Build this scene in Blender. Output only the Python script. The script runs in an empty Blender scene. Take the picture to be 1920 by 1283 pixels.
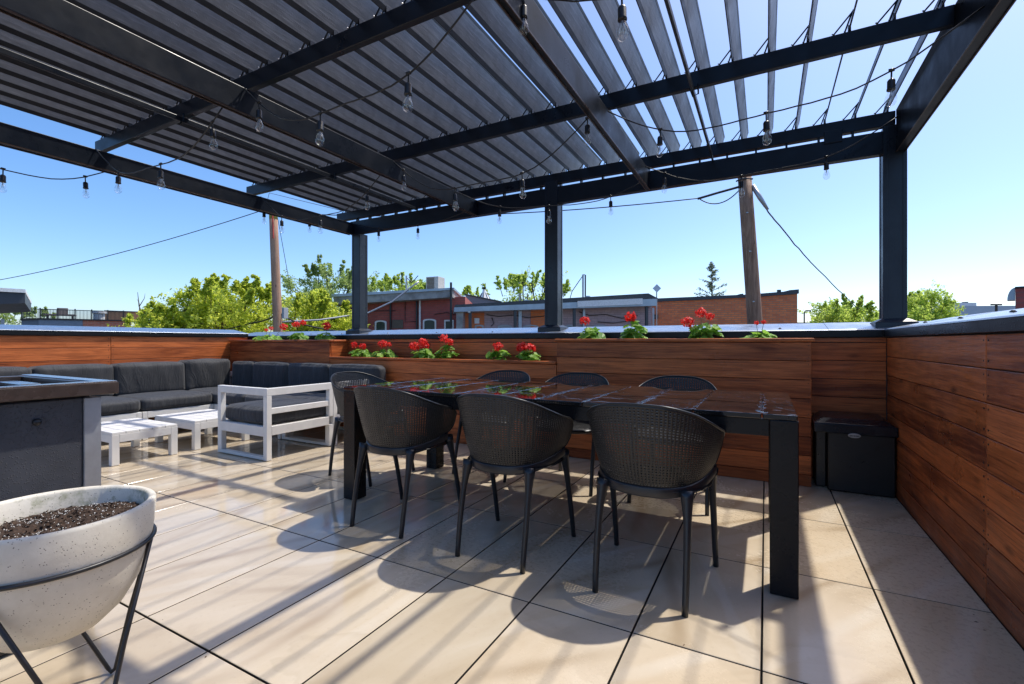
import bpy, math, random
import numpy as np
from mathutils import Vector, Matrix, Quaternion
random.seed(7)
R = math.radians
PI = math.pi
sc = bpy.context.scene
COL = sc.collection
EYE = 1.05
FPX = 879.5
YAW = math.atan(476 / 879.5)
SN, CS = math.sin(YAW), math.cos(YAW)

def at(u, v, d):
    """survey helper: point seen in direction (u, v) of the 1920 px photo at depth d metres"""
    x = (u - 960) / FPX * d
    return Vector((-d * SN + x * CS, d * CS + x * SN, EYE + (641.5 - v) / FPX * d))

def catmull(xs, ys, x):
    xs = list(xs); n = len(xs)
    x = min(max(x, xs[0]), xs[-1])
    i = 0
    while i < n - 2 and x > xs[i + 1]:
        i += 1
    def m(k):
        if k == 0: return (ys[1] - ys[0]) / (xs[1] - xs[0])
        if k == n - 1: return (ys[-1] - ys[-2]) / (xs[-1] - xs[-2])
        return (ys[k + 1] - ys[k - 1]) / (xs[k + 1] - xs[k - 1])
    h = xs[i + 1] - xs[i]; t = (x - xs[i]) / h
    return ((2*t**3 - 3*t**2 + 1) * ys[i] + (t**3 - 2*t**2 + t) * h * m(i)
            + (-2*t**3 + 3*t**2) * ys[i + 1] + (t**3 - t**2) * h * m(i + 1))

# ------------------------------------------------------------------ mesh builder
class MB:
    def __init__(s):
        s.v = []; s.f = []; s.mi = []; s.rn = []
    def add(s, vs, fs, mat=0, rnd=None):
        b = len(s.v); s.v.extend([tuple(p) for p in vs])
        r = random.random() if rnd is None else rnd
        for f in fs:
            s.f.append(tuple(i + b for i in f)); s.mi.append(mat); s.rn.append(r)
        return s
    def box(s, x0, x1, y0, y1, z0, z1, mat=0, rnd=None):
        if x0 > x1: x0, x1 = x1, x0
        if y0 > y1: y0, y1 = y1, y0
        vs = [(x0,y0,z0),(x1,y0,z0),(x1,y1,z0),(x0,y1,z0),(x0,y0,z1),(x1,y0,z1),(x1,y1,z1),(x0,y1,z1)]
        return s.add(vs, [(3,2,1,0),(4,5,6,7),(0,1,5,4),(1,2,6,5),(2,3,7,6),(3,0,4,7)], mat, rnd)
    def hexa(s, lo, hi, mat=0, rnd=None):
        return s.add(list(lo) + list(hi), [(3,2,1,0),(4,5,6,7),(0,1,5,4),(1,2,6,5),(2,3,7,6),(3,0,4,7)], mat, rnd)
    def tube(s, pts, r, n=8, mat=0, cap=True, rnd=None, flat=1.0):
        pts = [Vector(p) for p in pts]
        rs = r if isinstance(r, (list, tuple)) else [r] * len(pts)
        vs = []; fs = []
        up = Vector((0, 0, 1))
        t0 = (pts[1] - pts[0]).normalized()
        if abs(t0.dot(up)) > .95: up = Vector((0, 1, 0))
        a = t0.cross(up).normalized()
        for i, p in enumerate(pts):
            if i == 0: t = t0
            elif i == len(pts) - 1: t = (pts[-1] - pts[-2]).normalized()
            else: t = (pts[i + 1] - pts[i - 1]).normalized()
            a = (a - t * a.dot(t)).normalized(); b = t.cross(a)
            for k in range(n):
                q = 2 * PI * (k + .5) / n
                vs.append(p + a * (math.cos(q) * rs[i]) + b * (math.sin(q) * rs[i] * flat))
        for i in range(len(pts) - 1):
            for k in range(n):
                k2 = (k + 1) % n
                fs.append((i*n + k, i*n + k2, (i+1)*n + k2, (i+1)*n + k))
        if cap:
            fs.append(tuple(range(n - 1, -1, -1)))
            fs.append(tuple((len(pts) - 1) * n + k for k in range(n)))
        return s.add(vs, fs, mat, rnd)
    def lathe(s, prof, c=(0, 0, 0), n=24, mat=0, rnd=None):
        vs = []; fs = []
        for r, z in prof:
            for k in range(n):
                q = 2 * PI * k / n
                vs.append((c[0] + r * math.cos(q), c[1] + r * math.sin(q), c[2] + z))
        for i in range(len(prof) - 1):
            for k in range(n):
                k2 = (k + 1) % n
                fs.append((i*n + k, i*n + k2, (i+1)*n + k2, (i+1)*n + k))
        return s.add(vs, fs, mat, rnd)
    def extr(s, poly, axis, a, b, mat=0, rnd=None):
        """closed 2-D polygon swept along an axis ('y': poly is x,z; 'x': poly is y,z; 'z': poly is x,y)"""
        n = len(poly)
        def P(p, t):
            return {'y': (p[0], t, p[1]), 'x': (t, p[0], p[1]), 'z': (p[0], p[1], t)}[axis]
        vs = [P(p, a) for p in poly] + [P(p, b) for p in poly]
        fs = [(i, (i + 1) % n, n + (i + 1) % n, n + i) for i in range(n)]
        fs += [tuple(range(n - 1, -1, -1)), tuple(range(n, 2 * n))]
        return s.add(vs, fs, mat, rnd)
    def build(s, name, mats, parent=None, smooth=False, bevel=0, seg=2, flip=False, solid=0, sub=0):
        me = bpy.data.meshes.new(name)
        me.from_pydata(s.v, [], s.f)
        mats = mats if isinstance(mats, (list, tuple)) else [mats]
        for m in mats: me.materials.append(m)
        me.polygons.foreach_set('material_index', s.mi)
        a = me.attributes.new('rnd', 'FLOAT', 'FACE')
        a.data.foreach_set('value', s.rn)
        if smooth: me.polygons.foreach_set('use_smooth', [True] * len(s.f))
        me.update()
        import bmesh
        if flip is not None:
            bm = bmesh.new(); bm.from_mesh(me)
            bmesh.ops.recalc_face_normals(bm, faces=bm.faces)
            bm.to_mesh(me); bm.free()
        o = bpy.data.objects.new(name, me); COL.objects.link(o)
        if parent: o.parent = parent
        if solid:
            m = o.modifiers.new('solid', 'SOLIDIFY'); m.thickness = solid; m.offset = 0
        if bevel:
            m = o.modifiers.new('bevel', 'BEVEL'); m.width = bevel; m.segments = seg; m.limit_method = 'ANGLE'; m.angle_limit = R(35)
            m.harden_normals = False
        if sub:
            m = o.modifiers.new('sub', 'SUBSURF'); m.levels = sub; m.render_levels = sub
        return o

def tag(o, label=None, cat=None, group=None, kind=None):
    if label: o['label'] = label
    if cat: o['category'] = cat
    if group: o['group'] = group
    if kind: o['kind'] = kind
    return o
def thing(name, label, cat, loc=(0, 0, 0), rz=0, group=None):
    o = bpy.data.objects.new(name, None); COL.objects.link(o)
    o.empty_display_size = .1
    o.location = loc; o.rotation_euler = (0, 0, rz)
    return tag(o, label, cat, group)
def copy_tree(o, parent=None):
    kids = [c for c in bpy.data.objects if c.parent == o]
    c = o.copy(); COL.objects.link(c)
    if parent: c.parent = parent
    for k in kids: copy_tree(k, c)
    return c

# ------------------------------------------------------------------ materials
def newmat(name):
    m = bpy.data.materials.new(name); m.use_nodes = True
    nt = m.node_tree; b = nt.nodes['Principled BSDF']
    return m, nt, b
class N:
    """tiny node helper"""
    def __init__(s, nt): s.nt = nt; s.L = nt.links
    def n(s, t, **k):
        x = s.nt.nodes.new(t)
        for a, b in k.items(): setattr(x, a, b)
        return x
    def link(s, a, b): s.L.new(a, b)
    def coord(s, scale=(1, 1, 1), off=None, kind='Object'):
        tc = s.n('ShaderNodeTexCoord'); mp = s.n('ShaderNodeMapping')
        mp.inputs['Scale'].default_value = scale
        s.link(tc.outputs[kind], mp.inputs['Vector'])
        if off is not None: s.link(off, mp.inputs['Location'])
        return mp.outputs['Vector']
    def noise(s, vec, scale=5, detail=4, rough=.55, dist=0):
        x = s.n('ShaderNodeTexNoise'); x.inputs['Scale'].default_value = scale
        x.inputs['Detail'].default_value = detail; x.inputs['Roughness'].default_value = rough
        x.inputs['Distortion'].default_value = dist
        s.link(vec, x.inputs['Vector']); return x.outputs['Fac']
    def vor(s, vec, scale=5, feature='F1', rand=1):
        x = s.n('ShaderNodeTexVoronoi'); x.feature = feature; x.inputs['Scale'].default_value = scale
        x.inputs['Randomness'].default_value = rand
        s.link(vec, x.inputs['Vector']); return x
    def ramp(s, fac, stops):
        x = s.n('ShaderNodeValToRGB'); cr = x.color_ramp
        while len(cr.elements) < len(stops): cr.elements.new(.5)
        for e, (p, c) in zip(cr.elements, stops):
            e.position = p; e.color = (c, c, c, 1) if isinstance(c, (int, float)) else (*c, 1)
        s.link(fac, x.inputs['Fac']); return x.outputs['Color']
    def mix(s, fac, a, b, blend='MIX'):
        x = s.n('ShaderNodeMix'); x.data_type = 'RGBA'; x.blend_type = blend
        if isinstance(fac, (int, float)): x.inputs[0].default_value = fac
        else: s.link(fac, x.inputs[0])
        for k, q in ((6, a), (7, b)):
            if isinstance(q, tuple): x.inputs[k].default_value = (*q, 1)
            else: s.link(q, x.inputs[k])
        return x.outputs[2]
    def math(s, op, a, b=None, c=None):
        x = s.n('ShaderNodeMath'); x.operation = op
        for i, q in enumerate((a, b, c)):
            if q is None: continue
            if isinstance(q, (int, float)): x.inputs[i].default_value = q
            else: s.link(q, x.inputs[i])
        return x.outputs[0]
    def attr(s, name='rnd'):
        x = s.n('ShaderNodeAttribute'); x.attribute_name = name; return x.outputs['Fac']
    def vec3(s, x, y, z):
        c = s.n('ShaderNodeCombineXYZ')
        for i, q in enumerate((x, y, z)):
            if isinstance(q, (int, float)): c.inputs[i].default_value = q
            else: s.link(q, c.inputs[i])
        return c.outputs[0]
    def bump(s, h, strength=.3, dist=.01, normal=None):
        x = s.n('ShaderNodeBump'); x.inputs['Strength'].default_value = strength; x.inputs['Distance'].default_value = dist
        s.link(h, x.inputs['Height'])
        if normal is not None: s.link(normal, x.inputs['Normal'])
        return x.outputs['Normal']

def plain(name, col, rough=.5, metal=0, var=.15, scale=30, bump=.05, spec=.5, coat=0, dirt=0):
    m, nt, b = newmat(name); g = N(nt)
    v = g.coord()
    f = g.noise(v, scale, 5)
    c2 = tuple(max(0, x * (1 - var)) for x in col); c1 = tuple(min(1, x * (1 + var)) for x in col)
    c = g.ramp(f, [(.3, c2), (.7, c1)])
    if dirt:
        c = g.mix(g.math('MULTIPLY', g.ramp(g.noise(v, 3, 6, .65), [(.5, 0), (.75, 1)]), dirt), c, (.12, .1, .08))
    g.link(c, b.inputs['Base Color'])
    b.inputs['Roughness'].default_value = rough; b.inputs['Metallic'].default_value = metal
    b.inputs['Specular IOR Level'].default_value = spec; b.inputs['Coat Weight'].default_value = coat
    r = g.ramp(g.noise(v, scale * .4, 4), [(.3, max(.02, rough * .8)), (.7, min(1, rough * 1.2))])
    g.link(r, b.inputs['Roughness'])
    if bump: g.link(g.bump(f, bump, .005), b.inputs['Normal'])
    return m

def wood(name, axis, dark=(.17, .037, .012), light=(.64, .178, .052), grey=.0, rough=.42):
    m, nt, b = newmat(name); g = N(nt)
    rn = g.attr()
    off = g.vec3(g.math('MULTIPLY', rn, 37.3), g.math('MULTIPLY', rn, 51.7), g.math('MULTIPLY', rn, 23.1))
    s = {'x': (1.0, 14, 14), 'y': (14, 1.0, 14), 'z': (14, 14, 1.0)}[axis]
    v = g.coord(s, off)
    s2 = tuple(q * (2.2 if q > 2 else 1.3) for q in s)
    v2 = g.coord(s2, off)
    g1 = g.noise(v, 1.1, 5, .6, 1.6)
    g2 = g.noise(v2, 4.0, 6, .7, .4)
    vb = g.coord((1, 1, 1), off)
    big = g.noise(vb, 1.6, 4, .6)
    f = g.math('ADD', g.math('MULTIPLY', g1, .55), g.math('MULTIPLY', g2, .35))
    f = g.math('ADD', f, g.math('MULTIPLY', big, .2))
    f = g.math('ADD', f, g.math('MULTIPLY', g.math('SUBTRACT', rn, .5), .19))
    mid = tuple((a + c) / 2 for a, c in zip(dark, light))
    c = g.ramp(f, [(.40, dark), (.52, mid), (.66, light)])
    # dark water staining that runs along the boards
    wsx = g.noise(g.coord(tuple(q * .45 for q in s), off), 1.3, 5, .6, .8)
    c = g.mix(g.ramp(wsx, [(.52, 0), (.72, .62)]), c, tuple(q * .8 for q in dark))
    fine = g.noise(g.coord(tuple(q * (6 if q > 2 else 1.6) for q in s), off), 2.0, 3, .6)
    c = g.mix(g.ramp(fine, [(.54, 0), (.66, .5)]), c, tuple(q * .7 for q in dark))
    # knots
    kv = g.coord({'x': (1.2, 3, 3.6), 'y': (3, 1.2, 3.6), 'z': (3, 3, 1.2)}[axis], off)
    k = g.vor(kv, 1.35)
    kn = g.ramp(k.outputs['Distance'], [(.03, 1), (.1, 0)])
    c = g.mix(g.math('MULTIPLY', kn, .75), c, tuple(q * .35 for q in dark))
    # pale worn specks
    sp = g.ramp(g.noise(vb, 55, 3, .6), [(.7, 0), (.78, .35)])
    c = g.mix(g.math('MULTIPLY', sp, g.ramp(big, [(.5, 0), (.65, 1)])), c, (.34, .24, .17))
    g.link(c, b.inputs['Base Color'])
    rr = g.ramp(g.noise(vb, 2.4, 4, .6), [(.35, rough * .62), (.65, rough * 1.35)])
    g.link(rr, b.inputs['Roughness'])
    b.inputs['Specular IOR Level'].default_value = .25
    h = g.math('ADD', g2, g.math('MULTIPLY', g1, .6))
    g.link(g.bump(h, .4, .005), b.inputs['Normal'])
    return m

def metal_wet(name, col, rough=.32, drops=.5, streak=0, spec=.4, bead=110, metal=0):
    """dark painted aluminium with rain beads"""
    m, nt, b = newmat(name); g = N(nt)
    v = g.coord()
    f = g.noise(v, 14, 5, .6)
    c = g.ramp(f, [(.3, tuple(q * .85 for q in col)), (.7, tuple(q * 1.15 for q in col))])
    d = g.vor(v, bead)
    sepc = g.n('ShaderNodeSeparateColor'); g.link(d.outputs['Color'], sepc.inputs[0])
    pick = g.ramp(sepc.outputs[0], [(.55, 0), (.6, 1)])
    big = g.ramp(g.noise(v, 2.2, 3), [(.38, .25), (.6, 1)])
    b.inputs['Metallic'].default_value = metal
    bead = g.ramp(d.outputs['Distance'], [(.0, 1), (.22, .75), (.34, 0)])
    bead = g.math('MULTIPLY', g.math('MULTIPLY', bead, big), pick)
    nrm = g.bump(bead, drops, .006)
    if streak:
        sv = g.coord((60, 5, 60)); sn = g.noise(sv, 1, 4, .65, .5)
        nrm = g.bump(sn, streak, .004, nrm)
        c = g.mix(g.ramp(sn, [(.5, 0), (.75, .55)]), c, tuple(q * 1.9 for q in col))
    g.link(nrm, b.inputs['Normal'])
    g.link(c, b.inputs['Base Color'])
    r = g.ramp(g.noise(v, 3, 5, .65), [(.3, rough * .7), (.7, rough * 1.4)])
    g.link(r, b.inputs['Roughness'])
    b.inputs['Specular IOR Level'].default_value = spec
    return m

def tile_mat():
    m, nt, b = newmat('porcelain_tile'); g = N(nt)
    rn = g.attr()
    off = g.vec3(g.math('MULTIPLY', rn, 91.3), g.math('MULTIPLY', rn, 47.7), 0.0)
    v = g.coord((1, 1, 1), off)
    ang = g.math('MULTIPLY', rn, 40.0)
    vr = g.n('ShaderNodeVectorRotate'); vr.rotation_type = 'Z_AXIS'; g.link(v, vr.inputs['Vector'])
    g.link(g.math('MULTIPLY_ADD', g.math('SINE', ang), .5, .25), vr.inputs['Angle'])
    st = g.n('ShaderNodeMapping'); st.inputs['Scale'].default_value = (1.7, .75, 1); g.link(vr.outputs[0], st.inputs['Vector'])
    vein = g.noise(st.outputs[0], 1.5, 7, .6, 1.1)
    c = g.ramp(vein, [(.28, (.475, .385, .27)), (.43, (.555, .465, .345)), (.58, (.60, .515, .40)), (.74, (.65, .58, .475))])
    # a few thin sediment lines
    wv = g.n('ShaderNodeTexWave'); wv.wave_type = 'BANDS'; wv.bands_direction = 'X'
    wv.inputs['Scale'].default_value = .42; wv.inputs['Distortion'].default_value = 5.5; wv.inputs['Detail'].default_value = 5
    wv.inputs['Detail Scale'].default_value = 1.1
    g.link(st.outputs[0], wv.inputs['Vector'])
    some = g.ramp(g.noise(v, 1.1, 2), [(.38, 0), (.55, 1)])
    ln = g.math('MULTIPLY', g.ramp(wv.outputs['Fac'], [(.0, .75), (.02, .45), (.06, .16), (.16, 0)]), some)
    c = g.mix(ln, c, (.36, .275, .18))
    ln2 = g.math('MULTIPLY', g.ramp(wv.outputs['Fac'], [(.93, 0), (.99, .45)]), some)
    c = g.mix(ln2, c, (.68, .63, .55))
    # per tile tone
    tone = g.ramp(rn, [(0, (.87, .86, .82)), (.35, (1, .985, .95)), (.7, (.94, .92, .875)), (1, (1.0, .96, .88))])
    c = g.mix(1.0, c, tone, 'MULTIPLY')
    sp = g.noise(v, 46, 5, .7)
    c = g.mix(g.ramp(sp, [(.56, 0), (.74, .28)]), c, (.36, .29, .21))
    td = g.noise(v, 1.25, 5, .5, .6)
    tide = g.ramp(td, [(.485, 0), (.497, .5), (.502, .5), (.55, 0)])
    c = g.mix(g.math('MULTIPLY', tide, .55), c, (.44, .36, .26))
    vw = g.coord()
    wet = g.noise(vw, .75, 4, .55, .4)
    geo = g.n('ShaderNodeSeparateXYZ'); g.link(vw, geo.inputs[0])
    # puddling: the left half of the deck is still wet after the rain
    bias = g.math('MULTIPLY_ADD', geo.outputs[0], -.055, -.04)
    wetf = g.ramp(g.math('ADD', wet, bias), [(.44, 0), (.58, 1)])
    c = g.mix(g.math('MULTIPLY', wetf, .16), c, (.30, .25, .2))
    g.link(c, b.inputs['Base Color'])
    r = g.mix(wetf, g.ramp(sp, [(.3, .22), (.7, .36)]), g.ramp(sp, [(.3, .045), (.75, .1)]))
    g.link(r, b.inputs['Roughness'])
    b.inputs['Specular IOR Level'].default_value = .5
    g.link(g.bump(g.math('ADD', sp, g.math('MULTIPLY', vein, .5)), .035, .004), b.inputs['Normal'])
    return m

def glass_thin(name, tint=(1, 1, 1), edge=.75):
    m, nt, b = newmat(name); g = N(nt)
    nt.nodes.remove(b)
    out = [n for n in nt.nodes if n.type == 'OUTPUT_MATERIAL'][0]
    tr = g.n('ShaderNodeBsdfTransparent'); gl = g.n('ShaderNodeBsdfGlossy'); mx = g.n('ShaderNodeMixShader')
    tr.inputs['Color'].default_value = (*tint, 1); gl.inputs['Roughness'].default_value = .03
    lw = g.n('ShaderNodeLayerWeight'); lw.inputs['Blend'].default_value = .25
    f = g.ramp(lw.outputs['Facing'], [(.0, .09), (.55, .22), (1, edge)])
    g.link(f, mx.inputs[0]); g.link(tr.outputs[0], mx.inputs[1]); g.link(gl.outputs[0], mx.inputs[2])
    g.link(mx.outputs[0], out.inputs['Surface'])
    return m

def leafmat(name, c1, c2, trans=.45):
    m, nt, b = newmat(name); g = N(nt)
    out = [n for n in nt.nodes if n.type == 'OUTPUT_MATERIAL'][0]
    rn = g.attr()
    c = g.mix(rn, c1, c2)
    g.link(c, b.inputs['Base Color']); b.inputs['Roughness'].default_value = .5
    tl = g.n('ShaderNodeBsdfTranslucent'); mx = g.n('ShaderNodeMixShader'); mx.inputs[0].default_value = trans
    g.link(g.mix(.5, c, tuple(min(1, q * 1.6) for q in c2)), tl.inputs['Color'])
    g.link(b.outputs[0], mx.inputs[1]); g.link(tl.outputs[0], mx.inputs[2]); g.link(mx.outputs[0], out.inputs['Surface'])
    return m

def brickmat(name, a, b_, mortar, scale=1.0, axis='xz', paint=None):
    m, nt, b = newmat(name); g = N(nt)
    tc = g.n('ShaderNodeTexCoord'); sp = g.n('ShaderNodeSeparateXYZ'); g.link(tc.outputs['Object'], sp.inputs[0])
    h = g.math('ADD', sp.outputs[0], sp.outputs[1])
    v = g.vec3(h, sp.outputs[2], 0.0)
    br = g.n('ShaderNodeTexBrick')
    br.inputs['Scale'].default_value = scale
    br.inputs['Brick Width'].default_value = .24; br.inputs['Row Height'].default_value = .078
    br.inputs['Mortar Size'].default_value = .011; br.inputs['Color1'].default_value = (*a, 1)
    br.inputs['Color2'].default_value = (*b_, 1); br.inputs['Mortar'].default_value = (*mortar, 1)
    br.inputs['Bias'].default_value = -.1
    g.link(v, br.inputs['Vector'])
    c = br.outputs['Color']
    nz = g.noise(g.coord(), 1.3, 5, .65)
    if paint:
        c = g.mix(g.ramp(nz, [(.52, .9), (.58, 0)]), c, paint)
    c = g.mix(g.ramp(g.noise(g.coord(), 6, 5, .7), [(.45, 0), (.8, .45)]), c, tuple(q * .4 for q in a))
    g.link(c, b.inputs['Base Color']); b.inputs['Roughness'].default_value = .85
    g.link(g.bump(br.outputs['Fac'], -.4, .01), b.inputs['Normal'])
    return m

M = {}
M['tile'] = tile_mat()
M['joint'] = plain('joint_gap', (.012, .011, .01), .9)
M['wood_x'] = wood('stained_wood_x', 'x')
M['wood_y'] = wood('stained_wood_y', 'y')
M['beam'] = metal_wet('black_aluminium', (.009, .013, .021), .34, .05, spec=.3)
M['louver'] = metal_wet('louver_paint', (.20, .205, .213), .42, .3, streak=.45)
M['lip_shade'] = plain('lip_shade_strip', (.012, .011, .011), .45)  # near-black colour standing for shade on the louvre lips
M['post'] = metal_wet('post_paint', (.011, .016, .026), .34, .2)
M['cap'] = metal_wet('coping_metal', (.38, .43, .50), .28, .04, metal=.85)
M['fascia'] = metal_wet('fascia_metal', (.008, .008, .010), .3, .3, spec=.25)
M['steel'] = plain('bright_steel', (.55, .56, .58), .25, 1, .1)
M['white'] = plain('white_paint', (.74, .72, .68), .45, var=.06, scale=12, dirt=.12)
M['cable'] = plain('black_rubber', (.012, .012, .013), .4)
M['socket'] = plain('socket_black', (.01, .01, .011), .3)
M['bulb'] = glass_thin('bulb_glass')
M['water'] = glass_thin('rain_water', edge=.9)
M['filament'] = plain('filament', (.55, .5, .42), .3, 1)
M['chair'] = plain('chair_plastic', (.0135, .013, .0128), .36, var=.1, scale=60, bump=.02)
M['chairframe'] = plain('chair_frame', (.014, .016, .02), .34, var=.1, scale=60, bump=.02)
M['soil'] = plain('potting_soil', (.042, .023, .013), .95, var=.6, scale=120, bump=.6)
M['perlite'] = plain('perlite', (.75, .72, .66), .8)
M['darkpanel'] = metal_wet('slate_panel', (.05, .053, .062), .4, .7, bead=150)
M['greypost'] = plain('grey_aluminium', (.38, .39, .41), .4, .6, .08)
M['browntrim'] = plain('bronze_trim', (.06, .042, .034), .3, .2, .2)
M['binplastic'] = plain('bin_plastic', (.009, .009, .01), .34, var=.15, scale=80)
M['binlid'] = metal_wet('bin_lid', (.011, .013, .018), .14, .5)
M['badge'] = plain('badge_silver', (.35, .35, .36), .35, .8)
M['petal'] = leafmat('petal', (.72, .01, .012), (.85, .045, .025), .35)
M['gleaf'] = leafmat('geranium_leaf', (.12, .27, .03), (.30, .5, .07), .45)
M['gstem'] = plain('geranium_stem', (.12, .2, .05), .6)
M['bark'] = plain('bark', (.075, .055, .04), .9, var=.4, scale=14, bump=.5)
M['black'] = plain('black_paint', (.012, .012, .014), .4)

def cushmat():
    m, nt, b = newmat('charcoal_fabric'); g = N(nt)
    v = g.coord(); rn = g.attr()
    f = g.noise(v, 260, 3, .6); w = g.noise(g.coord((2.6, 2.6, .6)), 3.6, 5, .6, 1.6)
    c = g.ramp(g.noise(v, 4, 5, .6), [(.3, (.024, .025, .028)), (.7, (.04, .042, .047))])
    g.link(c, b.inputs['Base Color'])
    b.inputs['Roughness'].default_value = .7
    b.inputs['Specular IOR Level'].default_value = .3
    b.inputs['Sheen Weight'].default_value = .15
    n1 = g.bump(w, .55, .03)
    g.link(g.bump(f, .12, .002, n1), b.inputs['Normal'])
    return m
M['cushion'] = cushmat()

def tabletop_mat():
    m, nt, b = newmat('table_glass'); g = N(nt)
    v = g.coord()
    b.inputs['Base Color'].default_value = (.012, .0105, .010, 1)
    pud = g.noise(v, 3.2, 4, .55, .8)
    edge = g.ramp(pud, [(.50, 0), (.53, 1)])
    dr = g.vor(v, 48); bead = g.ramp(dr.outputs['Distance'], [(0, 1), (.2, .8), (.3, 0)])
    sel = g.ramp(g.noise(v, 2.3, 3), [(.5, 0), (.6, 1)])
    h = g.math('ADD', edge, g.math('MULTIPLY', bead, sel))
    g.link(g.bump(h, .25, .003), b.inputs['Normal'])
    g.link(g.ramp(g.noise(v, 9, 5, .7), [(.3, .02), (.75, .07)]), b.inputs['Roughness'])
    b.inputs['Specular IOR Level'].default_value = .6
    b.inputs['Coat Weight'].default_value = .5; b.inputs['Coat Roughness'].default_value = .02
    return m
M['tabletop'] = tabletop_mat()
M['tableframe'] = metal_wet('table_frame', (.008, .008, .009), .25, .2, spec=.25)

def terrazzo():
    m, nt, b = newmat('terrazzo_concrete'); g = N(nt)
    v = g.coord()
    c = g.ramp(g.noise(v, 7, 6, .65), [(.3, (.55, .50, .41)), (.7, (.72, .67, .57))])
    vo = g.vor(v, 150)
    sp = g.ramp(vo.outputs['Distance'], [(.16, 1), (.24, 0)])
    sel = g.ramp(g.noise(v, 60, 2), [(.48, 0), (.56, 1)])
    c = g.mix(g.math('MULTIPLY', sp, sel), c, (.2, .17, .14))
    # algae inside the rim
    ge = g.n('ShaderNodeSeparateXYZ'); g.link(v, ge.inputs[0])
    rr = g.math('SQRT', g.math('ADD', g.math('POWER', ge.outputs[0], 2), g.math('POWER', ge.outputs[1], 2)))
    inside = g.ramp(rr, [(.2085, 1), (.2125, 0)])
    zz = g.ramp(ge.outputs[2], [(.50, 0), (.54, 1)])
    al = g.ramp(g.noise(v, 16, 5, .7), [(.47, 0), (.68, .9)])
    c = g.mix(g.math('MULTIPLY', g.math('MULTIPLY', inside, zz), al), c, (.13, .15, .035))
    g.link(c, b.inputs['Base Color']); b.inputs['Roughness'].default_value = .8
    g.link(g.bump(g.math('SUBTRACT', g.noise(v, 60, 4), g.math('MULTIPLY', sp, sel)), .25, .003), b.inputs['Normal'])
    return m
M['terrazzo'] = terrazzo()

# ------------------------------------------------------------------ the deck floor: real tiles with open joints
TX, TY = .4137, .7870
def deck():
    mb = MB()
    g = .0036
    x0, y0 = -.0125, .9115
    for i in range(-17, 2):
        for j in range(-4, 5):
            xa, xb = x0 + TX * i, x0 + TX * (i + 1)
            ya, yb = y0 + TY * j, y0 + TY * (j + 1)
            xa2, xb2 = max(xa + g, -6.79), min(xb - g, .772)
            yb2 = min(yb - g, 4.295); ya2 = ya + g
            if xb2 <= xa2 or yb2 <= ya2: continue
            r = random.random(); c = .0015
            vs = [(xa2, ya2, -.02), (xb2, ya2, -.02), (xb2, yb2, -.02), (xa2, yb2, -.02),
                  (xa2, ya2, -c), (xb2, ya2, -c), (xb2, yb2, -c), (xa2, yb2, -c),
                  (xa2 + c, ya2 + c, 0), (xb2 - c, ya2 + c, 0), (xb2 - c, yb2 - c, 0), (xa2 + c, yb2 - c, 0)]
            fs = [(0,1,5,4),(1,2,6,5),(2,3,7,6),(3,0,4,7),(4,5,9,8),(5,6,10,9),(6,7,11,10),(7,4,8,11),(8,9,10,11)]
            mb.add(vs, fs[:4], 1, r); b0 = len(mb.v) - 12
            for f in fs[4:]: mb.f.append(tuple(q + b0 for q in f)); mb.mi.append(0); mb.rn.append(r)
    mb.box(-6.795, .774, -2.3, 4.298, -.2, -.0195, 1)
    return tag(mb.build('deck_floor', [M['tile'], M['joint']], flip=None), kind='structure')
deck()

rl = random.Random(9)
mb = MB()
for _ in range(150):
    x, y = rl.uniform(-6.2, .72), rl.uniform(.4, 3.95); s_ = rl.uniform(.002, .008); a = rl.uniform(0, 6.28)
    if rl.random() < .4: x = .77 - abs(rl.gauss(0, .06))
    c = Vector((x, y, .0012)); d1 = Vector((math.cos(a), math.sin(a), .1)) * s_; d2 = Vector((-math.sin(a), math.cos(a), .2)) * s_ * rl.uniform(.15, .6)
    mb.add([c - d1, c - d2, c + d1, c + d2 + Vector((0, 0, .001))], [(0, 1, 2, 3)])
tag(mb.build('leaf_litter', plain('litter', (.09, .055, .03), .9, var=.6, scale=3), flip=None), kind='stuff')

# ------------------------------------------------------------------ parapet walls
def planks(mb, axis, fixed, thick, a, b, z0, z1, seams=(), pitch=.1375, gap=.004, ztop=None):
    """boards along an axis; fixed = coordinate of the face, thick = signed depth behind it"""
    zt = ztop if ztop is not None else z1
    z = zt
    cuts = [a] + [s for s in seams if a < s < b] + [b]
    while z > z0 + .012:
        lo = max(z - pitch, z0)
        for p, q in zip(cuts[:-1], cuts[1:]):
            j = random.uniform(-.0012, .0012)
            f0 = fixed + j
            if axis == 'y': mb.box(f0, fixed + thick, p + .0015, q - .0015, lo + gap / 2, z - gap / 2)
            else: mb.box(p + .0015, q - .0015, f0, fixed + thick, lo + gap / 2, z - gap / 2)
        z -= pitch
def nails(mb, axis, fixed, out, seams, z0, z1, pitch=.1375):
    z = z1
    while z > z0 + .05:
        for s in seams:
            for dz in (.025, pitch - .03):
                for d in (-.022, .022):
                    if axis == 'y': mb.box(fixed + out * .002, fixed - out * .004, s + d - .0035, s + d + .0035, z - dz - .0035, z - dz + .0035)
        z -= pitch

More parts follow.
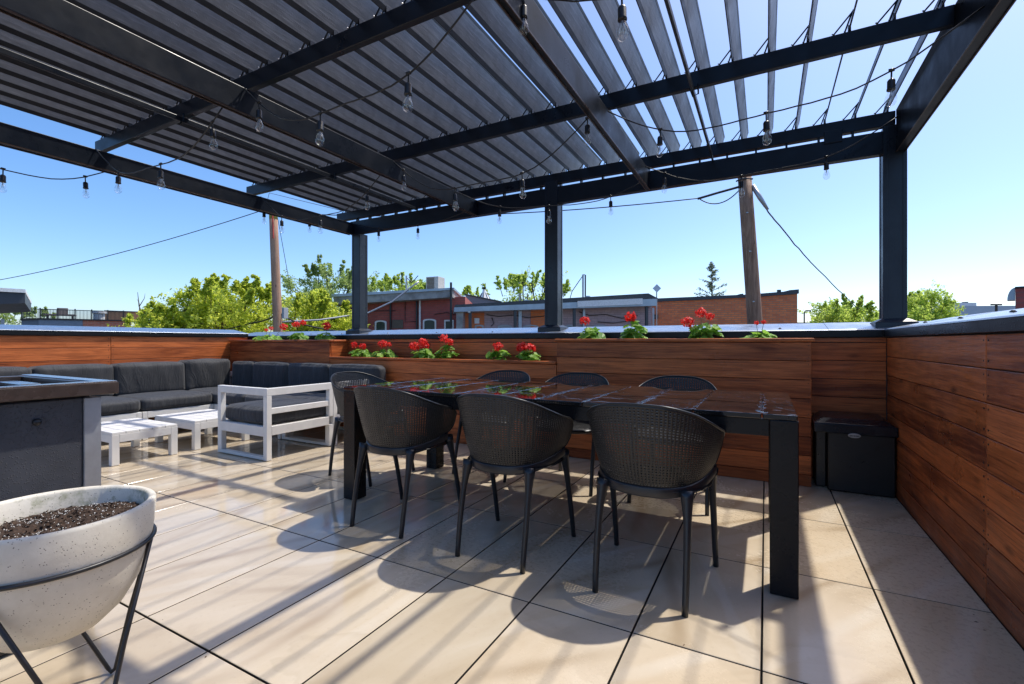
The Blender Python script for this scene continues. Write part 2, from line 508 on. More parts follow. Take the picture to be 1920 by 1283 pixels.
def coping(o, prof, axis, a, b, seams):
    mb = MB()
    cuts = [a] + list(seams) + [b]
    # lower fascia strip, then the sloping sheet with its seams
    (xa, za), (xb, zb) = prof[0], prof[1]; s_ = 1 if prof[4][0] > xa else -1
    fb = MB(); fb.extr([(xa, za), (xa, zb - .002), (xa + s_ * .012, zb - .002), (xa + s_ * .012, za)], axis, a, b)
    fb.build('fascia', M['fascia'], o, bevel=.002)
    prof = [(xa - s_ * .003, zb - .0015), (xa - s_ * .003, zb)] + prof[2:-1] + [(prof[-2][0], prof[-2][1])]
    prof = prof[:-1]
    for i, (p, q) in enumerate(zip(cuts[:-1], cuts[1:])):
        k = .0016 * (i % 2)
        mb.extr([(x, z + k) for x, z in prof], axis, p + (.0008 if i else 0), q - .0008)
    # screw heads along the cap
    mb2 = mb.build('coping', M['cap'], o, bevel=.003)
    return mb2

# right wall
WX = .775
w = thing('parapet_wall', 'brown board parapet wall at the right with dark metal coping', 'wall', (0, 0, 0))
mb = MB(); planks(mb, 'y', WX, .022, -2.3, 4.296, .0, 1.082, (-.1, 2.552), ztop=1.082)
mb.build('cladding', M['wood_y'], w, bevel=.003)
mb = MB(); nails(mb, 'y', WX, -1, (2.552, -.1), .0, 1.082); mb.build('nails', M['black'], w)
mb = MB(); mb.box(WX + .024, 1.08, -2.3, 4.62, -4, 1.1); mb.build('masonry', plain('wall_core', (.12, .12, .125), .9), w)
prof = [(WX - .022, 1.087), (WX - .022, 1.138), (WX - .016, 1.145), (1.115, 1.217), (1.125, 1.205), (1.125, 1.13), (1.118, 1.13), (1.118, 1.2), (WX + .002, 1.128), (WX + .002, 1.087)]
coping(w, prof, 'y', -2.3, 4.276, (-.7, 1.65, 3.55))
mb = MB()
for yy in (-.3, .5, 1.3, 1.95, 2.62, 3.2, 3.8): mb.lathe([(0, .006), (.006, .005), (.010, 0), (.012, 0), (.012, -.004), (0, -.004)], (WX + .1, yy, 1.1735), 10)
mb.build('screws', M['black'], w)

# back wall
w = thing('parapet_wall', 'brown board parapet wall at the back behind the planters, dark metal coping', 'wall')
mb = MB(); planks(mb, 'x', 4.30, .022, -6.795, WX - .002, .0, 1.082, (-3.4, -.9), ztop=1.046)
mb.box(-6.795, WX - .002, 4.299, 4.322, 1.049, 1.082)
mb.build('cladding', M['wood_x'], w, bevel=.003)
mb = MB(); mb.box(-7.1, 1.08, 4.324, 4.60, -4, 1.1); mb.build('masonry', plain('wall_core_b', (.12, .12, .125), .9), w)
prof = [(4.278, 1.087), (4.278, 1.138), (4.284, 1.145), (4.640, 1.207), (4.65, 1.195), (4.65, 1.12), (4.643, 1.12), (4.643, 1.19), (4.302, 1.128), (4.302, 1.087)]
coping(w, prof, 'x', -7.15, 1.12, (-4.2, -1.72, .42))
mb = MB()
for xx in [-6.2, -5.5, -4.9, -4.1, -3.35, -2.6, -1.1, -.4, .1]:
    mb.lathe([(0, .006), (.006, .005), (.010, 0), (.012, 0), (.012, -.004), (0, -.004)], (xx, 4.36, 1.16), 10)
mb.build('screws', M['black'], w)

# left wall
LX = -6.80
w = thing('parapet_wall', 'sunlit brown board parapet wall at the left behind the sofa', 'wall')
mb = MB(); planks(mb, 'y', LX, -.022, -2.3, 4.296, .0, 1.118, (-.2, 2.616), ztop=1.118)
mb.build('cladding', M['wood_y'], w, bevel=.003)
mb = MB(); nails(mb, 'y', LX, 1, (2.616,), .5, 1.118); mb.build('nails', M['black'], w)
mb = MB(); mb.box(LX - .024, -7.1, -2.3, 4.32, -4, 1.13); mb.build('masonry', plain('wall_core_c', (.12, .12, .125), .9), w)
prof = [(LX + .022, 1.123), (LX + .022, 1.172), (LX + .016, 1.179), (-7.14, 1.235), (-7.15, 1.225), (-7.15, 1.15), (-7.143, 1.15), (-7.143, 1.22), (LX - .002, 1.164), (LX - .002, 1.123)]
coping(w, prof, 'y', -2.3, 4.276, (-.5, 3.0))

# ------------------------------------------------------------------ planters
def planter(name, label, x0, x1, y0, y1, ztop, soil, rim=.028, over=.018, bottom=0.0, side=True, oL=1, oR=1):
    o = thing(name, label, 'planter', ((x0 + x1) / 2, (y0 + y1) / 2, 0))
    cx, cy = (x0 + x1) / 2, (y0 + y1) / 2
    X0, X1, Y0, Y1 = x0 - cx, x1 - cx, y0 - cy, y1 - cy
    mb = MB(); planks(mb, 'x', Y0, .022, X0, X1, bottom, ztop - rim, (), ztop=ztop - rim - .002)
    z = ztop - rim - .002
    while z > bottom + .05:
        for x_ in (X0 + .018, X1 - .018):
            for dz in (.025, .11): mb.box(x_ - .003, x_ + .003, Y0 - .002, Y0 + .004, z - dz - .003, z - dz + .003, 1)
        z -= .1375
    mb.build('front_boards', [M['wood_x'], M['black']], o, bevel=.0025)
    if side:
        mb = MB()
        planks(mb, 'y', X1, -.022, Y0 + .024, Y1, bottom, ztop - rim, (), ztop=ztop - rim - .002)
        mb.build('side_boards', M['wood_y'], o, bevel=.003)
        mb = MB()
        planks(mb, 'y', X0, .022, Y0 + .024, Y1, bottom, ztop - rim, (), ztop=ztop - rim - .002)
        mb.build('side_boards', M['wood_y'], o, bevel=.003)
    mb = MB(); mb.box(X0 - over * oL, X1 + over * oR, Y0 - over, Y0 + .05, ztop - rim, ztop)
    if side:
        mb.box(X0 - over * oL, X0 + .04, Y0 + .0505, Y1, ztop - rim, ztop - .0008)
        mb.box(X1 - .04, X1 + over * oR, Y0 + .0505, Y1, ztop - rim, ztop - .0008)
    mb.build('rim', M['wood_x'], o, bevel=.009, seg=3)
    # soil
    nx, ny = 60, 10
    vs = []; fs = []
    for j in range(ny + 1):
        for i in range(nx + 1):
            vs.append((X0 + .025 + (X1 - X0 - .05) * i / nx, Y0 + .052 + (Y1 - Y0 - .055) * j / ny, soil + random.uniform(-.008, .008)))
    for j in range(ny):
        for i in range(nx):
            a = j * (nx + 1) + i; fs.append((a, a + 1, a + nx + 2, a + nx + 1))
    MB().add(vs, fs).build('soil', M['soil'], o, smooth=True)
    return o
planter('wooden_planter', 'tall brown board planter box behind the dining table', -1.70, .29, 4.01, 4.296, 1.079, 1.06)
planter('wooden_planter', 'low middle planter box with a row of red geraniums set lower than its neighbours', -4.716, -1.704, 4.01, 4.296, .872, .855, side=False, over=.022, oL=0, oR=0)
planter('wooden_planter', 'tall board planter box in the corner behind the sofa back', -6.79, -4.722, 4.01, 4.296, 1.079, 1.06, oL=0)

# ------------------------------------------------------------------ pergola
PG = thing('pergola', 'black aluminium pergola with open louvre roof over the whole terrace', 'pergola', (0, 0, 0))
def gbeam(name, x0, x1, y0, y1, z0, z1, m='beam', bev=.004):
    return MB().box(x0, x1, y0, y1, z0, z1).build(name, M[m], PG, bevel=bev)
YF, YB = .40, 4.40
def ybeam(x0, x1, zt=2.62):
    # main runner with a lipped gutter along its foot
    mb = MB(); mb.box(x0, x1, YF, YB - .002, 2.457, zt)
    o = mb.build('beam', M['beam'], PG, bevel=.004)
    mb = MB()
    for k in (x0 - .003, x1 - .003): mb.box(k, k + .006, YF, YB - .003, 2.449, 2.4575)
    mb.build('drip_edge', M['browntrim'], o)
ybeam(-4.80, -4.735, 2.60)
ybeam(-2.852, -2.82, 2.615)
ybeam(-.972, -.94, 2.625)
ybeam(.845, .90, 2.768)
gbeam('beam', -4.80, .905, 4.405, 4.475, 2.457, 2.628)
XB = [(.50, .54), (1.83, 1.87), (3.16, 3.20), (4.402, 4.462)]
for i, (a, b) in enumerate(XB):
    gbeam('cross_beam', -5.05, .8445, a, b, 2.662, 2.765)
mb = MB()
for i in range(26): mb.box(-4.7 + .22 * i, -4.685 + .22 * i, 4.41, 4.455, 2.629, 2.661)
mb.build('spacers', M['beam'], PG)
gbeam('bracket_plate', .40, .52, 4.396, 4.404, 2.60, 2.70)
# posts
def post(x, name='post'):
    s = .0675; y = 4.40 + s
    mb = MB()
    top = 2.457 if x < -4 else (2.69 if x < 0 else 2.66)
    mb.box(x - s, x + s, 4.399, 4.399 + 2 * s, 1.16, top)
    # corner fins that make the two grooves in every face
    for dx in (-s - .003, s - .022):
        mb.box(x + dx, x + dx + .025, 4.3955, 4.3985, 1.19, top - .001)
    for dy in (0, 2 * s - .025):
        mb.box(x + s + .0005, x + s + .004, 4.399 + dy, 4.424 + dy, 1.19, top - .001)
        mb.box(x - s - .004, x - s - .0005, 4.399 + dy, 4.424 + dy, 1.19, top - .001)
    p = mb.build('post', M['post'], PG, bevel=.003)
    q = .125
    mb = MB()
    yc = 4.399 + s
    mb.box(x - q, x + q, yc - q, yc + q, 1.14, 1.196)
    lo = [(x - q, yc - q, 1.197), (x + q, yc - q, 1.197), (x + q, yc + q, 1.197), (x - q, yc + q, 1.197)]
    k = s + .012
    hi = [(x - k, yc - k, 1.224), (x + k, yc - k, 1.224), (x + k, yc + k, 1.224), (x - k, yc + k, 1.224)]
    mb.hexa(lo, hi)
    mb.build('post_base', M['post'], p, bevel=.003)
for x in (-4.69, -1.928, .84): post(x)
# louvres: open, nearly in line with the sun, so they look shut from the side and edge-on from below
LW, TILT, LZ = .172, R(15.2), 2.772
def louver_mesh(tilt, y0, y1, name='louver'):
    d = Vector((math.sin(tilt), math.cos(tilt))); n = Vector((-math.cos(tilt), math.sin(tilt)))
    t = .0022
    prof = []
    def P(a, b): return tuple(d * a + n * b)
    fb, ft = .006, .004
    pl = [P(0, 0), P(LW, 0), P(LW + .002, ft * .5), P(LW - .003, ft), P(LW - .006, ft - .001), P(LW - .003, ft * .5), P(LW - t, t),
          P(t + .004, t), P(.004, fb * .6), P(.008, fb), P(.005, fb + .001), P(-.002, fb * .75), P(-.003, fb * .3)]
    mb = MB(); mb.extr(pl, 'y', y0, y1)
    # dark strips that paint in lip shade at foot and head of blade
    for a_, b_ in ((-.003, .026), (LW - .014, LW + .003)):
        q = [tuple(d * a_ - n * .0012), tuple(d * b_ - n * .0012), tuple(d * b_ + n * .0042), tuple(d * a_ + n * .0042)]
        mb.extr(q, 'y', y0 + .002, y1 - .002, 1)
    return mb
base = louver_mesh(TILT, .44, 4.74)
proto = base.build('louver', [M['louver'], M['lip_shade']], PG)
# V brackets that hold each blade on the cross beams
brs = []
for a, b in XB:
    mb = MB()
    ym = (a + b) / 2
    for yy in (a + .008,):
        mb.tube([(.022, yy, .105), (-.075, yy, -.004)], .0045, 6)
        mb.tube([(.016, yy, .10), (-.022, yy, -.006)], .0045, 6)
    mb.box(-.004, .008, a + .006, b - .006, -.008, .03)
    for px, pz in ((-.078, .0), (.02, .104), (-.022, -.002)):
        mb.lathe([(0, .005), (.004, .003), (.005, 0), (0, -.003)], (px, a + .003, pz), 8, 1)
    brs.append(mb.build('bracket', [M['beam'], M['steel']], proto))
for k in range(-25, 6):
    if k == -25:
        o = proto
    else:
        o = proto.copy(); COL.objects.link(o)
        for c in brs:
            q = c.copy(); COL.objects.link(q); q.parent = o
    rr = random.Random(k + 100)
    o.location = (.015 + .1955 * k, 0, LZ)
    o.rotation_euler = (0, R(rr.uniform(-.6, .6) - (1.0 if k >= -4 else 0)), 0)
# link bars under the cross beams
for x in (-3.665, -.405):
    mb = MB(); mb.box(x - .008, x + .008, .46, 4.40, 2.620, 2.655)
    o = mb.build('link_bar', M['beam'], PG, bevel=.003)
    for a, b in XB[:3]:
        mb = MB(); mb.tube([(x + .03, a - .01, 2.67), (x + .032, a - .012, 2.61), (x, a - .012, 2.60), (x - .02, a - .01, 2.66)], .006, 6)
        mb.build('clip', M['beam'], o)

# ------------------------------------------------------------------ string lights
def make_bulb_meshes():
    mb = MB()
    mb.tube([(0, 0, 0), (0, 0, -.045)], .004, 8)
    mb.lathe([(0, -.04), (.012, -.042), (.0165, -.05), (.0165, -.085), (.018, -.088), (.018, -.094), (.0145, -.096), (0, -.096)], n=14)
    mb.tube([(0, -.012, .004), (0, .012, .004)], .008, 8)
    s = mb.build('socket', M['socket'], smooth=True)
    mb = MB()
    mb.lathe([(.012, -.094), (.014, -.108), (.021, -.125), (.0245, -.14), (.0235, -.152), (.017, -.165), (.008, -.171), (0, -.173)], n=18)
    gl = mb.build('glass_bulb', M['bulb'], s, smooth=True, flip=None)
    mb = MB()
    mb.tube([(.0, 0, -.094), (0, 0, -.115)], .003, 6)
    for k in range(4):
        a = k * PI / 2
        mb.tube([(.003 * math.cos(a), .003 * math.sin(a), -.113), (.009 * math.cos(a), .009 * math.sin(a), -.15), (.006 * math.cos(a + .8), .006 * math.sin(a + .8), -.113)], .0007, 4)
    fi = mb.build('filament', M['filament'], s)
    return s, gl, fi
BULB = None
def string_light(label, p, q, sag, us=(), ts=None, n=28):
    global BULB
    p, q = Vector(p), Vector(q)
    def pt(t):
        a = p.lerp(q, t); a.z -= 4 * sag * t * (1 - t) * (1 + .12 * math.sin(t * 9)); return a
    root = thing('string_light', label, 'string light', p, 0, 'festoon lights hung under the pergola')
    mb = MB(); pts = [pt(i / n) - p for i in range(n + 1)]
    wob = random.Random(len(label))
    mb.tube([v + Vector((0, 0, wob.uniform(-.002, .002))) for v in pts], .0042, 6)
    mb.build('cable', M['cable'], root, smooth=True)
    if ts is None:
        ts = []
        for u in us:
            best = min(range(0, 401), key=lambda i: abs(proj(pt(i / 400))[0] - u)); ts.append(best / 400)
    for t in ts:
        pos = pt(t) - p
        d = (q - p); ang = math.atan2(d.y, d.x) + PI / 2
        if BULB is None:
            BULB = make_bulb_meshes(); s, gl, fi = BULB
        else:
            s = BULB[0].copy(); COL.objects.link(s)
            for c in BULB[1:]:
                k = c.copy(); COL.objects.link(k); k.parent = s
        s.parent = root; s.location = pos; s.rotation_euler = (wob.uniform(-.06, .06), wob.uniform(-.06, .06), ang)
def proj(P):
    zc = -P.x * SN + P.y * CS; xc = P.x * CS + P.y * SN
    if zc < .05: return (1e6, 1e6)
    return (960 + FPX * xc / zc, 641.5 - FPX * (P.z - EYE) / zc)
string_light('string of three bulbs sagging from the left beam to the wide black beam', (-4.73, 1.72, 2.60), (-2.872, 1.65, 2.46), .29, (222, 301, 398))
string_light('string of three bulbs swooping across the closed looking louvres at top centre left', (-2.81, 1.75, 2.60), (-.99, 1.58, 2.46), .33, (486, 601, 766))
string_light('string of three bulbs below the left beam in front of the tall thin utility pole', (-4.73, 3.12, 2.60), (-2.872, 2.99, 2.50), .34, (528, 601, 689))
string_light('string of four bulbs in the middle below the black cross beam', (-2.81, 3.05, 2.60), (-.99, 2.83, 2.46), .345, (756, 852, 979, 1110))
string_light('string of three bulbs stretched beneath the wide open louvres on the right', (-.935, 3.08, 2.60), (.84, 2.79, 2.52), .29, (1238, 1437, 1672))
string_light('nearest string with bulbs hanging at the top edge of the picture', (-.935, 1.84, 2.57), (.84, 1.50, 2.52), .24, (948, 1165))
string_light('short string of bulbs beside the left corner post under the back beam', (-4.6, 4.36, 2.56), (-2.872, 4.30, 2.50), .11, (710, 784))
string_light('string sagging in front of the middle post with one bulb against it', (-2.81, 3.97, 2.60), (-.99, 4.30, 2.50), .21, (937, 1029, 1145))
string_light('string of bulbs under the back beam near the leaning wooden pole', (-.935, 4.2, 2.60), (.838, 4.3, 2.68), .26, (1247, 1390, 1549))
string_light('string of bulbs outside the left beam at the left edge', (-4.83, 2.0, 2.60), (-4.83, .2, 2.60), .34, (5, 160))
string_light('string of bulbs on the outer side of the left beam beside the utility pole', (-4.83, 3.9, 2.56), (-4.83, 2.9, 2.58), .07, (495, 580))

# ------------------------------------------------------------------ dining table
T = thing('dining_table', 'long black dining table with wet glossy slatted top', 'table', (-1.186, 2.715, 0))
hx, hy = 1.304, .488
mb = MB()
xs = [-hx]
wds = [.115, .30, .26, .30, .26, .29, .26, .30, .26]
edges = [-hx, -1.19, -.93, -.67, -.40, -.14, .12, .38, .64, .90, 1.172, hx]
for a, b in zip(edges[:-1], edges[1:]):
    mb.box(a + .003, b - .003, -hy, hy, .728, .75)
mb.build('tabletop', M['tabletop'], T, bevel=.003)
mb = MB()
for s in (-1, 1):
    mb.box(-hx + .106, hx - .106, s * (hy - .012), s * (hy - .05), .655, .726)
    mb.box(s * (hx - .012), s * (hx - .05), -hy + .106, hy - .106, .655, .726)
mb.build('apron', M['tableframe'], T, bevel=.002)
mb = MB(); rw = random.Random(12)
def blob(cx, cy, rx, ry, h=.0016, n=18):
    ph = [rw.uniform(0, 6.3) for _ in range(4)]
    vs = [(cx, cy, .7502 + h)]; ring = 3
    for k, (f, z) in enumerate(((.6, h * .85), (.9, h * .4), (1, 0))):
        for i in range(n):
            a = 2 * PI * i / n; q = 1 + .18 * math.sin(2 * a + ph[0]) + .14 * math.sin(3 * a + ph[1]) + .1 * math.sin(5 * a + ph[2])
            vs.append((min(hx - .004, cx + rx * f * q * math.cos(a)), max(-hy + .002, min(hy - .002, cy + ry * f * q * math.sin(a))), .7502 + z))
    fs = [(0, 1 + i, 1 + (i + 1) % n) for i in range(n)]
    for k in range(2):
        for i in range(n): fs.append((1 + k*n + i, 1 + (k+1)*n + i, 1 + (k+1)*n + (i+1) % n, 1 + k*n + (i+1) % n))
    mb.add(vs, fs)
for e, amt in ((-1.19, .6), (-.93, 1), (-.67, .5), (-.40, .4), (-.14, .7), (.12, 1.5), (.38, .5), (.64, 1.1), (.90, .3), (1.172, .8)):
    y = -hy + .01
    while y < hy - .02:
        if rw.random() < .45 + .3 * amt:
            blob(e + rw.uniform(-.012, .012) * amt, y, rw.uniform(.006, .016) * (.6 + amt * .7), rw.uniform(.02, .06))
        y += rw.uniform(.02, .05)
for _ in range(110):
    r = rw.uniform(.001, .004); blob(rw.uniform(-hx + .02, hx - .02), rw.uniform(-hy + .02, hy - .02), r, r * rw.uniform(.8, 1.3), r * .35, 8)
tag(mb.build('rain_water', M['water'], T, smooth=True, flip=None), kind='stuff')
for sx in (-1, 1):
    for sy in (-1, 1):
        MB().box(sx * hx, sx * (hx - .104), sy * hy, sy * (hy - .104), .003, .727).build('leg', M['tableframe'], T, bevel=.004)

# ------------------------------------------------------------------ dining chairs with perforated shells
SS = [0, .18, .36, .54, .72, .88, 1.0]
TOPX = [0, .115, .205, .258, .283, .288, .283]
TOPY = [-.285, -.268, -.212, -.128, -.03, .06, .125]
TOPZ = [.803, .796, .768, .727, .69, .668, .655]
BOTX = [0, .085, .155, .20, .228, .243, .25]
BOTY = [-.205, -.193, -.15, -.085, -.01, .06, .11]
BOTZ = [.452, .454, .46, .472, .49, .508, .525]
def shell(s, t):
    a = abs(s); sg = 1 if s >= 0 else -1
    e = max(0, (a - .84) / .16)
    h = .5 * (.50 + .50 * math.sqrt(max(0, 1 - e * e)))
    t = .5 + (t - .5) * 2 * h
    bx, by, bz = (catmull(SS, q, a) for q in (BOTX, BOTY, BOTZ))
    tx, ty, tz = (catmull(SS, q, a) for q in (TOPX, TOPY, TOPZ))
    f = t ** .72
    return Vector((sg * (bx + (tx - bx) * f), by + (ty - by) * f, bz + (tz - bz) * t))
def perforated(fn, nu, nv, hole, border=1):
    vs = []; fs = []
    P = [[fn(i / nu, j / nv) for i in range(nu + 1)] for j in range(nv + 1)]
    idx = {}
    for j in range(nv + 1):
        for i in range(nu + 1):
            idx[i, j] = len(vs); vs.append(P[j][i])
    for j in range(nv):
        for i in range(nu):
            q = [idx[i, j], idx[i + 1, j], idx[i + 1, j + 1], idx[i, j + 1]]
            if i < border or j < border or i >= nu - border or j >= nv - border:
                fs.append(tuple(q)); continue
            c = (vs[q[0]] + vs[q[1]] + vs[q[2]] + vs[q[3]]) / 4
            b = len(vs)
            for k in q: vs.append(c + (vs[k] - c) * hole)
            for k in range(4):
                k2 = (k + 1) % 4
                fs.append((q[k], q[k2], b + k2, b + k))
    return MB().add(vs, fs)
def make_chair(label):
    t = thing('dining_chair', label, 'chair', (0, 0, 0), 0, 'perforated black chairs around the dining table')
    mb = perforated(lambda a, b: shell(a * 2 - 1, b), 74, 30, .47)
    mb.build('backrest', M['chair'], t, smooth=True, solid=.0032, flip=None)
    mb = MB()
    rimpts = [shell(-1 + 2 * i / 60, 1) for i in range(61)]
    edge = [shell(1, 1 - i / 6) for i in range(1, 6)] + [shell(1 - 2 * i / 60, 0) for i in range(61)] + [shell(-1, i / 6) for i in range(1, 7)]
    mb.tube(rimpts + edge, .0052, 7)
    mb.build('rim', M['chair'], t, smooth=True)
    def seat(a, b):
        # disc-like pan mapped from a square
        x = a * 2 - 1; y = b * 2 - 1
        X = x * math.sqrt(1 - .42 * y * y); Y = y * math.sqrt(1 - .42 * x * x)
        dish = -.022 * (1 - min(1, x * x)) * (1 - min(1, y * y))
        zf = -.012 * max(0, y) ** 2
        return Vector((X * .245, .022 + Y * .235, .447 + dish + zf))
    perforated(seat, 34, 34, .47).build('seat', M['chair'], t, smooth=True, solid=.0032, flip=None)
    mb = MB()
    # ring that follows the foot of the shell and closes under the seat front
    pts = [shell(-.9 + 1.8 * i / 30, 0) + Vector((0, 0, -.012)) for i in range(31)]
    pts = [Vector((p.x * 1.01, p.y - .004 * (1 - abs(i - 15) / 15), p.z)) for i, p in enumerate(pts)]
    def band(pts, w, h):
        vs = []; fs = []
        for i, p in enumerate(pts):
            a = pts[max(0, i - 1)]; b = pts[min(len(pts) - 1, i + 1)]
            d = (b - a); d.z = 0; d.normalize(); nrm = Vector((d.y, -d.x, 0))
            for ox, oz in ((0, -h), (w, -h + .006), (w, h - .006), (0, h), (-w, h - .006), (-w, -h + .006)):
                vs.append(p + nrm * ox + Vector((0, 0, oz)))
        m = 6
        for i in range(len(pts) - 1):
            for k in range(m): fs.append((i*m + k, i*m + (k+1) % m, (i+1)*m + (k+1) % m, (i+1)*m + k))
        fs.append(tuple(range(m))); fs.append(tuple((len(pts)-1)*m + k for k in range(m)))
        return vs, fs
    mb.add(*band(pts, .011, .024))
    front = [Vector((.225 * math.sin(q) , .115 + .14 * math.cos(q), .424)) for q in [R(-80 + 160 * i / 16) for i in range(17)]]
    mb.add(*band(front, .010, .014))
    mb.build('frame', M['chairframe'], t, smooth=True, bevel=.003)
    for sx in (-1, 1):
        for top, mid, foot, r0 in (((.172, -.165, .455), (.186, -.212, .30), (.179, -.255, .0015), .026),
                                   ((.232, .105, .485), (.232, .165, .36), (.237, .240, .0015), .027)):
            a, m_, b = (Vector((sx * p[0], p[1], p[2])) for p in (top, mid, foot))
            pts = []; rs = []
            for i in range(13):
                q = i / 12
                p = a * (1 - q) ** 2 + m_ * 2 * q * (1 - q) + b * q * q
                pts.append(p); rs.append(.0125 + (r0 - .0125) * (1 - min(1, q * 2.6)) ** 1.6 + .004 * (1 - q))
            mb = MB(); mb.tube(pts, rs, 10)
            mb.build('leg', M['chairframe'], t, smooth=True)
    return t
CH = make_chair('black perforated chair nearest the camera, at the right end of the near row')
CH.location = (-.447, 2.15, 0); CH.rotation_euler = (0, 0, R(-1))
for x, y, rz, lb in [(-1.151, 2.15, 0, 'black perforated chair in the middle of the near row, between two others'),
                     (-1.90, 2.175, R(1), 'black perforated chair beside the near left table leg, back to the camera'),
                     (-.55, 3.30, R(180), 'black chair across the table in front of the tall planter, rightmost of the far row'),
                     (-1.29, 3.30, R(181), 'black chair across the table, middle of the far row'),
                     (-1.95, 3.30, R(179), 'black chair across the table below the low planter, leftmost of the far row'),
                     (-2.765, 2.745, R(-90), 'black chair at the head of the table beside the white sofa arm')]:
    c = copy_tree(CH); c['label'] = lb
    c.location = (x, y, 0); c.rotation_euler = (0, 0, rz)

# ------------------------------------------------------------------ sectional sofa
def cushion(mb, x0, x1, y0, y1, z0, z1, puff=.02, n=14, rnd=.045, wr=0):
    """soft rounded block"""
    c = Vector(((x0 + x1) / 2, (y0 + y1) / 2, (z0 + z1) / 2)); h = Vector((abs(x1 - x0) / 2, abs(y1 - y0) / 2, abs(z1 - z0) / 2))
    rs = random.Random(int(abs(x0 * 971 + y0 * 373) * 10))
    ph = [rs.uniform(0, 6) for _ in range(6)]
    r = min(rnd, h.x * .9, h.y * .9, h.z * .9)
    vs = []; fs = []; ids = {}
    def put(p):
        k = (round(p[0], 4), round(p[1], 4), round(p[2], 4))
        if k in ids: return ids[k]
        q = Vector((p[0] * h.x, p[1] * h.y, p[2] * h.z))
        inn = Vector((max(-h.x + r, min(h.x - r, q.x)), max(-h.y + r, min(h.y - r, q.y)), max(-h.z + r, min(h.z - r, q.z))))
        d = q - inn
        if d.length > 1e-6: q = inn + d.normalized() * min(r, max(abs(d.x), abs(d.y), abs(d.z)))
        k3 = [(1 - p[i] ** 2) for i in range(3)]
        sm = [k3[1] * k3[2], k3[0] * k3[2], k3[0] * k3[1]]
        for i in range(3):
            if abs(p[i]) > .98: q[i] += math.copysign(puff, p[i]) * sm[i] ** .6
        if wr:
            q.z += wr * math.sin(q.x * 19 + ph[0]) * math.sin(q.y * 17 + ph[1]) * .4
            q.x += wr * math.sin(q.y * 31 + q.z * 9 + ph[2]) * .5
            q.y += wr * math.sin(q.x * 29 + q.z * 11 + ph[3]) * .5
        ids[k] = len(vs); vs.append(c + q); return ids[k]
    L = [-1 + 2 * i / n for i in range(n + 1)]
    # denser near the borders
    L = [math.copysign(abs(a) ** .75, a) for a in L]
    for ax in range(3):
        for sg in (-1, 1):
            for i in range(n):
                for j in range(n):
                    q = []
                    for a, b in ((L[i], L[j]), (L[i+1], L[j]), (L[i+1], L[j+1]), (L[i], L[j+1])):
                        p = [0, 0, 0]; p[ax] = sg; p[(ax+1) % 3] = a; p[(ax+2) % 3] = b
                        q.append(put(p))
                    if len(set(q)) == 4: fs.append(tuple(q if sg > 0 else q[::-1]))
    return mb.add(vs, fs)
def cush(name, o, *b, **k):
    return cushion(MB(), *b, **k).build(name, M['cushion'], o, smooth=True)
SG = 'modules of the white framed corner sofa'
def frame_base(mb, x0, x1, y0, y1):
    # seat rail and legs
    t = .045
    mb.box(x0, x1, y0, y0 + t, .235, .305); mb.box(x0, x1, y1 - t, y1, .235, .305)
    mb.box(x0, x0 + t, y0 + t + .001, y1 - t - .001, .236, .304); mb.box(x1 - t, x1, y0 + t + .001, y1 - t - .001, .236, .304)
    for k in range(6):
        yy = y0 + .1 + (y1 - y0 - .2) * k / 5
        mb.box(x0 + t, x1 - t, yy - .02, yy + .02, .27, .288)
    for x in (x0 + .002, x1 - .052):
        for y in (y0 + .002, y1 - .052): mb.box(x, x + .05, y, y + .05, .004, .2345)
# left run along the left wall
for (ya, yb, lb) in [(.42, 1.127, 'sofa seat hidden mostly behind the dark grill cabinet'),
                     (1.13, 1.845, 'sofa seat at the far left edge behind the metal topped cabinet'),
                     (1.85, 2.513, 'grey cushioned sofa seat along the left wall beside the cabinet corner'),
                     (2.517, 3.25, 'grey cushioned sofa seat along the left wall with creased back cushion')]:
    o = thing('sofa_module', lb, 'sofa', (-6.3, (ya + yb) / 2, 0), 0, SG)
    cy = (ya + yb) / 2; hy = (yb - ya) / 2
    mb = MB(); frame_base(mb, -.45, .47, -hy + .002, hy - .002)
    mb.box(-.45, -.405, -hy + .002, hy - .002, .56, .63)
    for y in (-hy + .003, hy - .048): mb.box(-.449, -.404, y, y + .045, .306, .559)
    mb.build('frame', M['white'], o, bevel=.004)
    cush('seat_cushion', o, -.30, .475, -hy + .004, hy - .004, .306, .445, puff=.012, wr=.004)
    cush('back_cushion', o, -.395, -.14, -hy + .004, hy - .004, .43, .795, puff=.016, wr=.008, rnd=.035)
# corner module
o = thing('sofa_module', 'corner sofa seat where the left and back runs meet', 'sofa', (-6.3, 3.62, 0), 0, SG)
mb = MB(); frame_base(mb, -.45, .30, -.366, .38)
mb.box(-.45, -.405, -.366, .38, .56, .63); mb.box(-.404, .30, .335, .38, .56, .63)
mb.box(-.449, -.404, -.365, -.32, .306, .559); mb.box(-.449, -.404, .334, .379, .306, .559); mb.box(.254, .299, .335, .379, .306, .559)
mb.build('frame', M['white'], o, bevel=.004)
cush('seat_cushion', o, -.30, .30, -.362, .30, .306, .445, puff=.012, wr=.004)
cush('back_cushion', o, -.395, -.14, -.362, .19, .43, .81, puff=.018, wr=.011, rnd=.035)
cush('back_cushion', o, -.138, .308, .20, .335, .43, .775, puff=.018, wr=.005, rnd=.032)
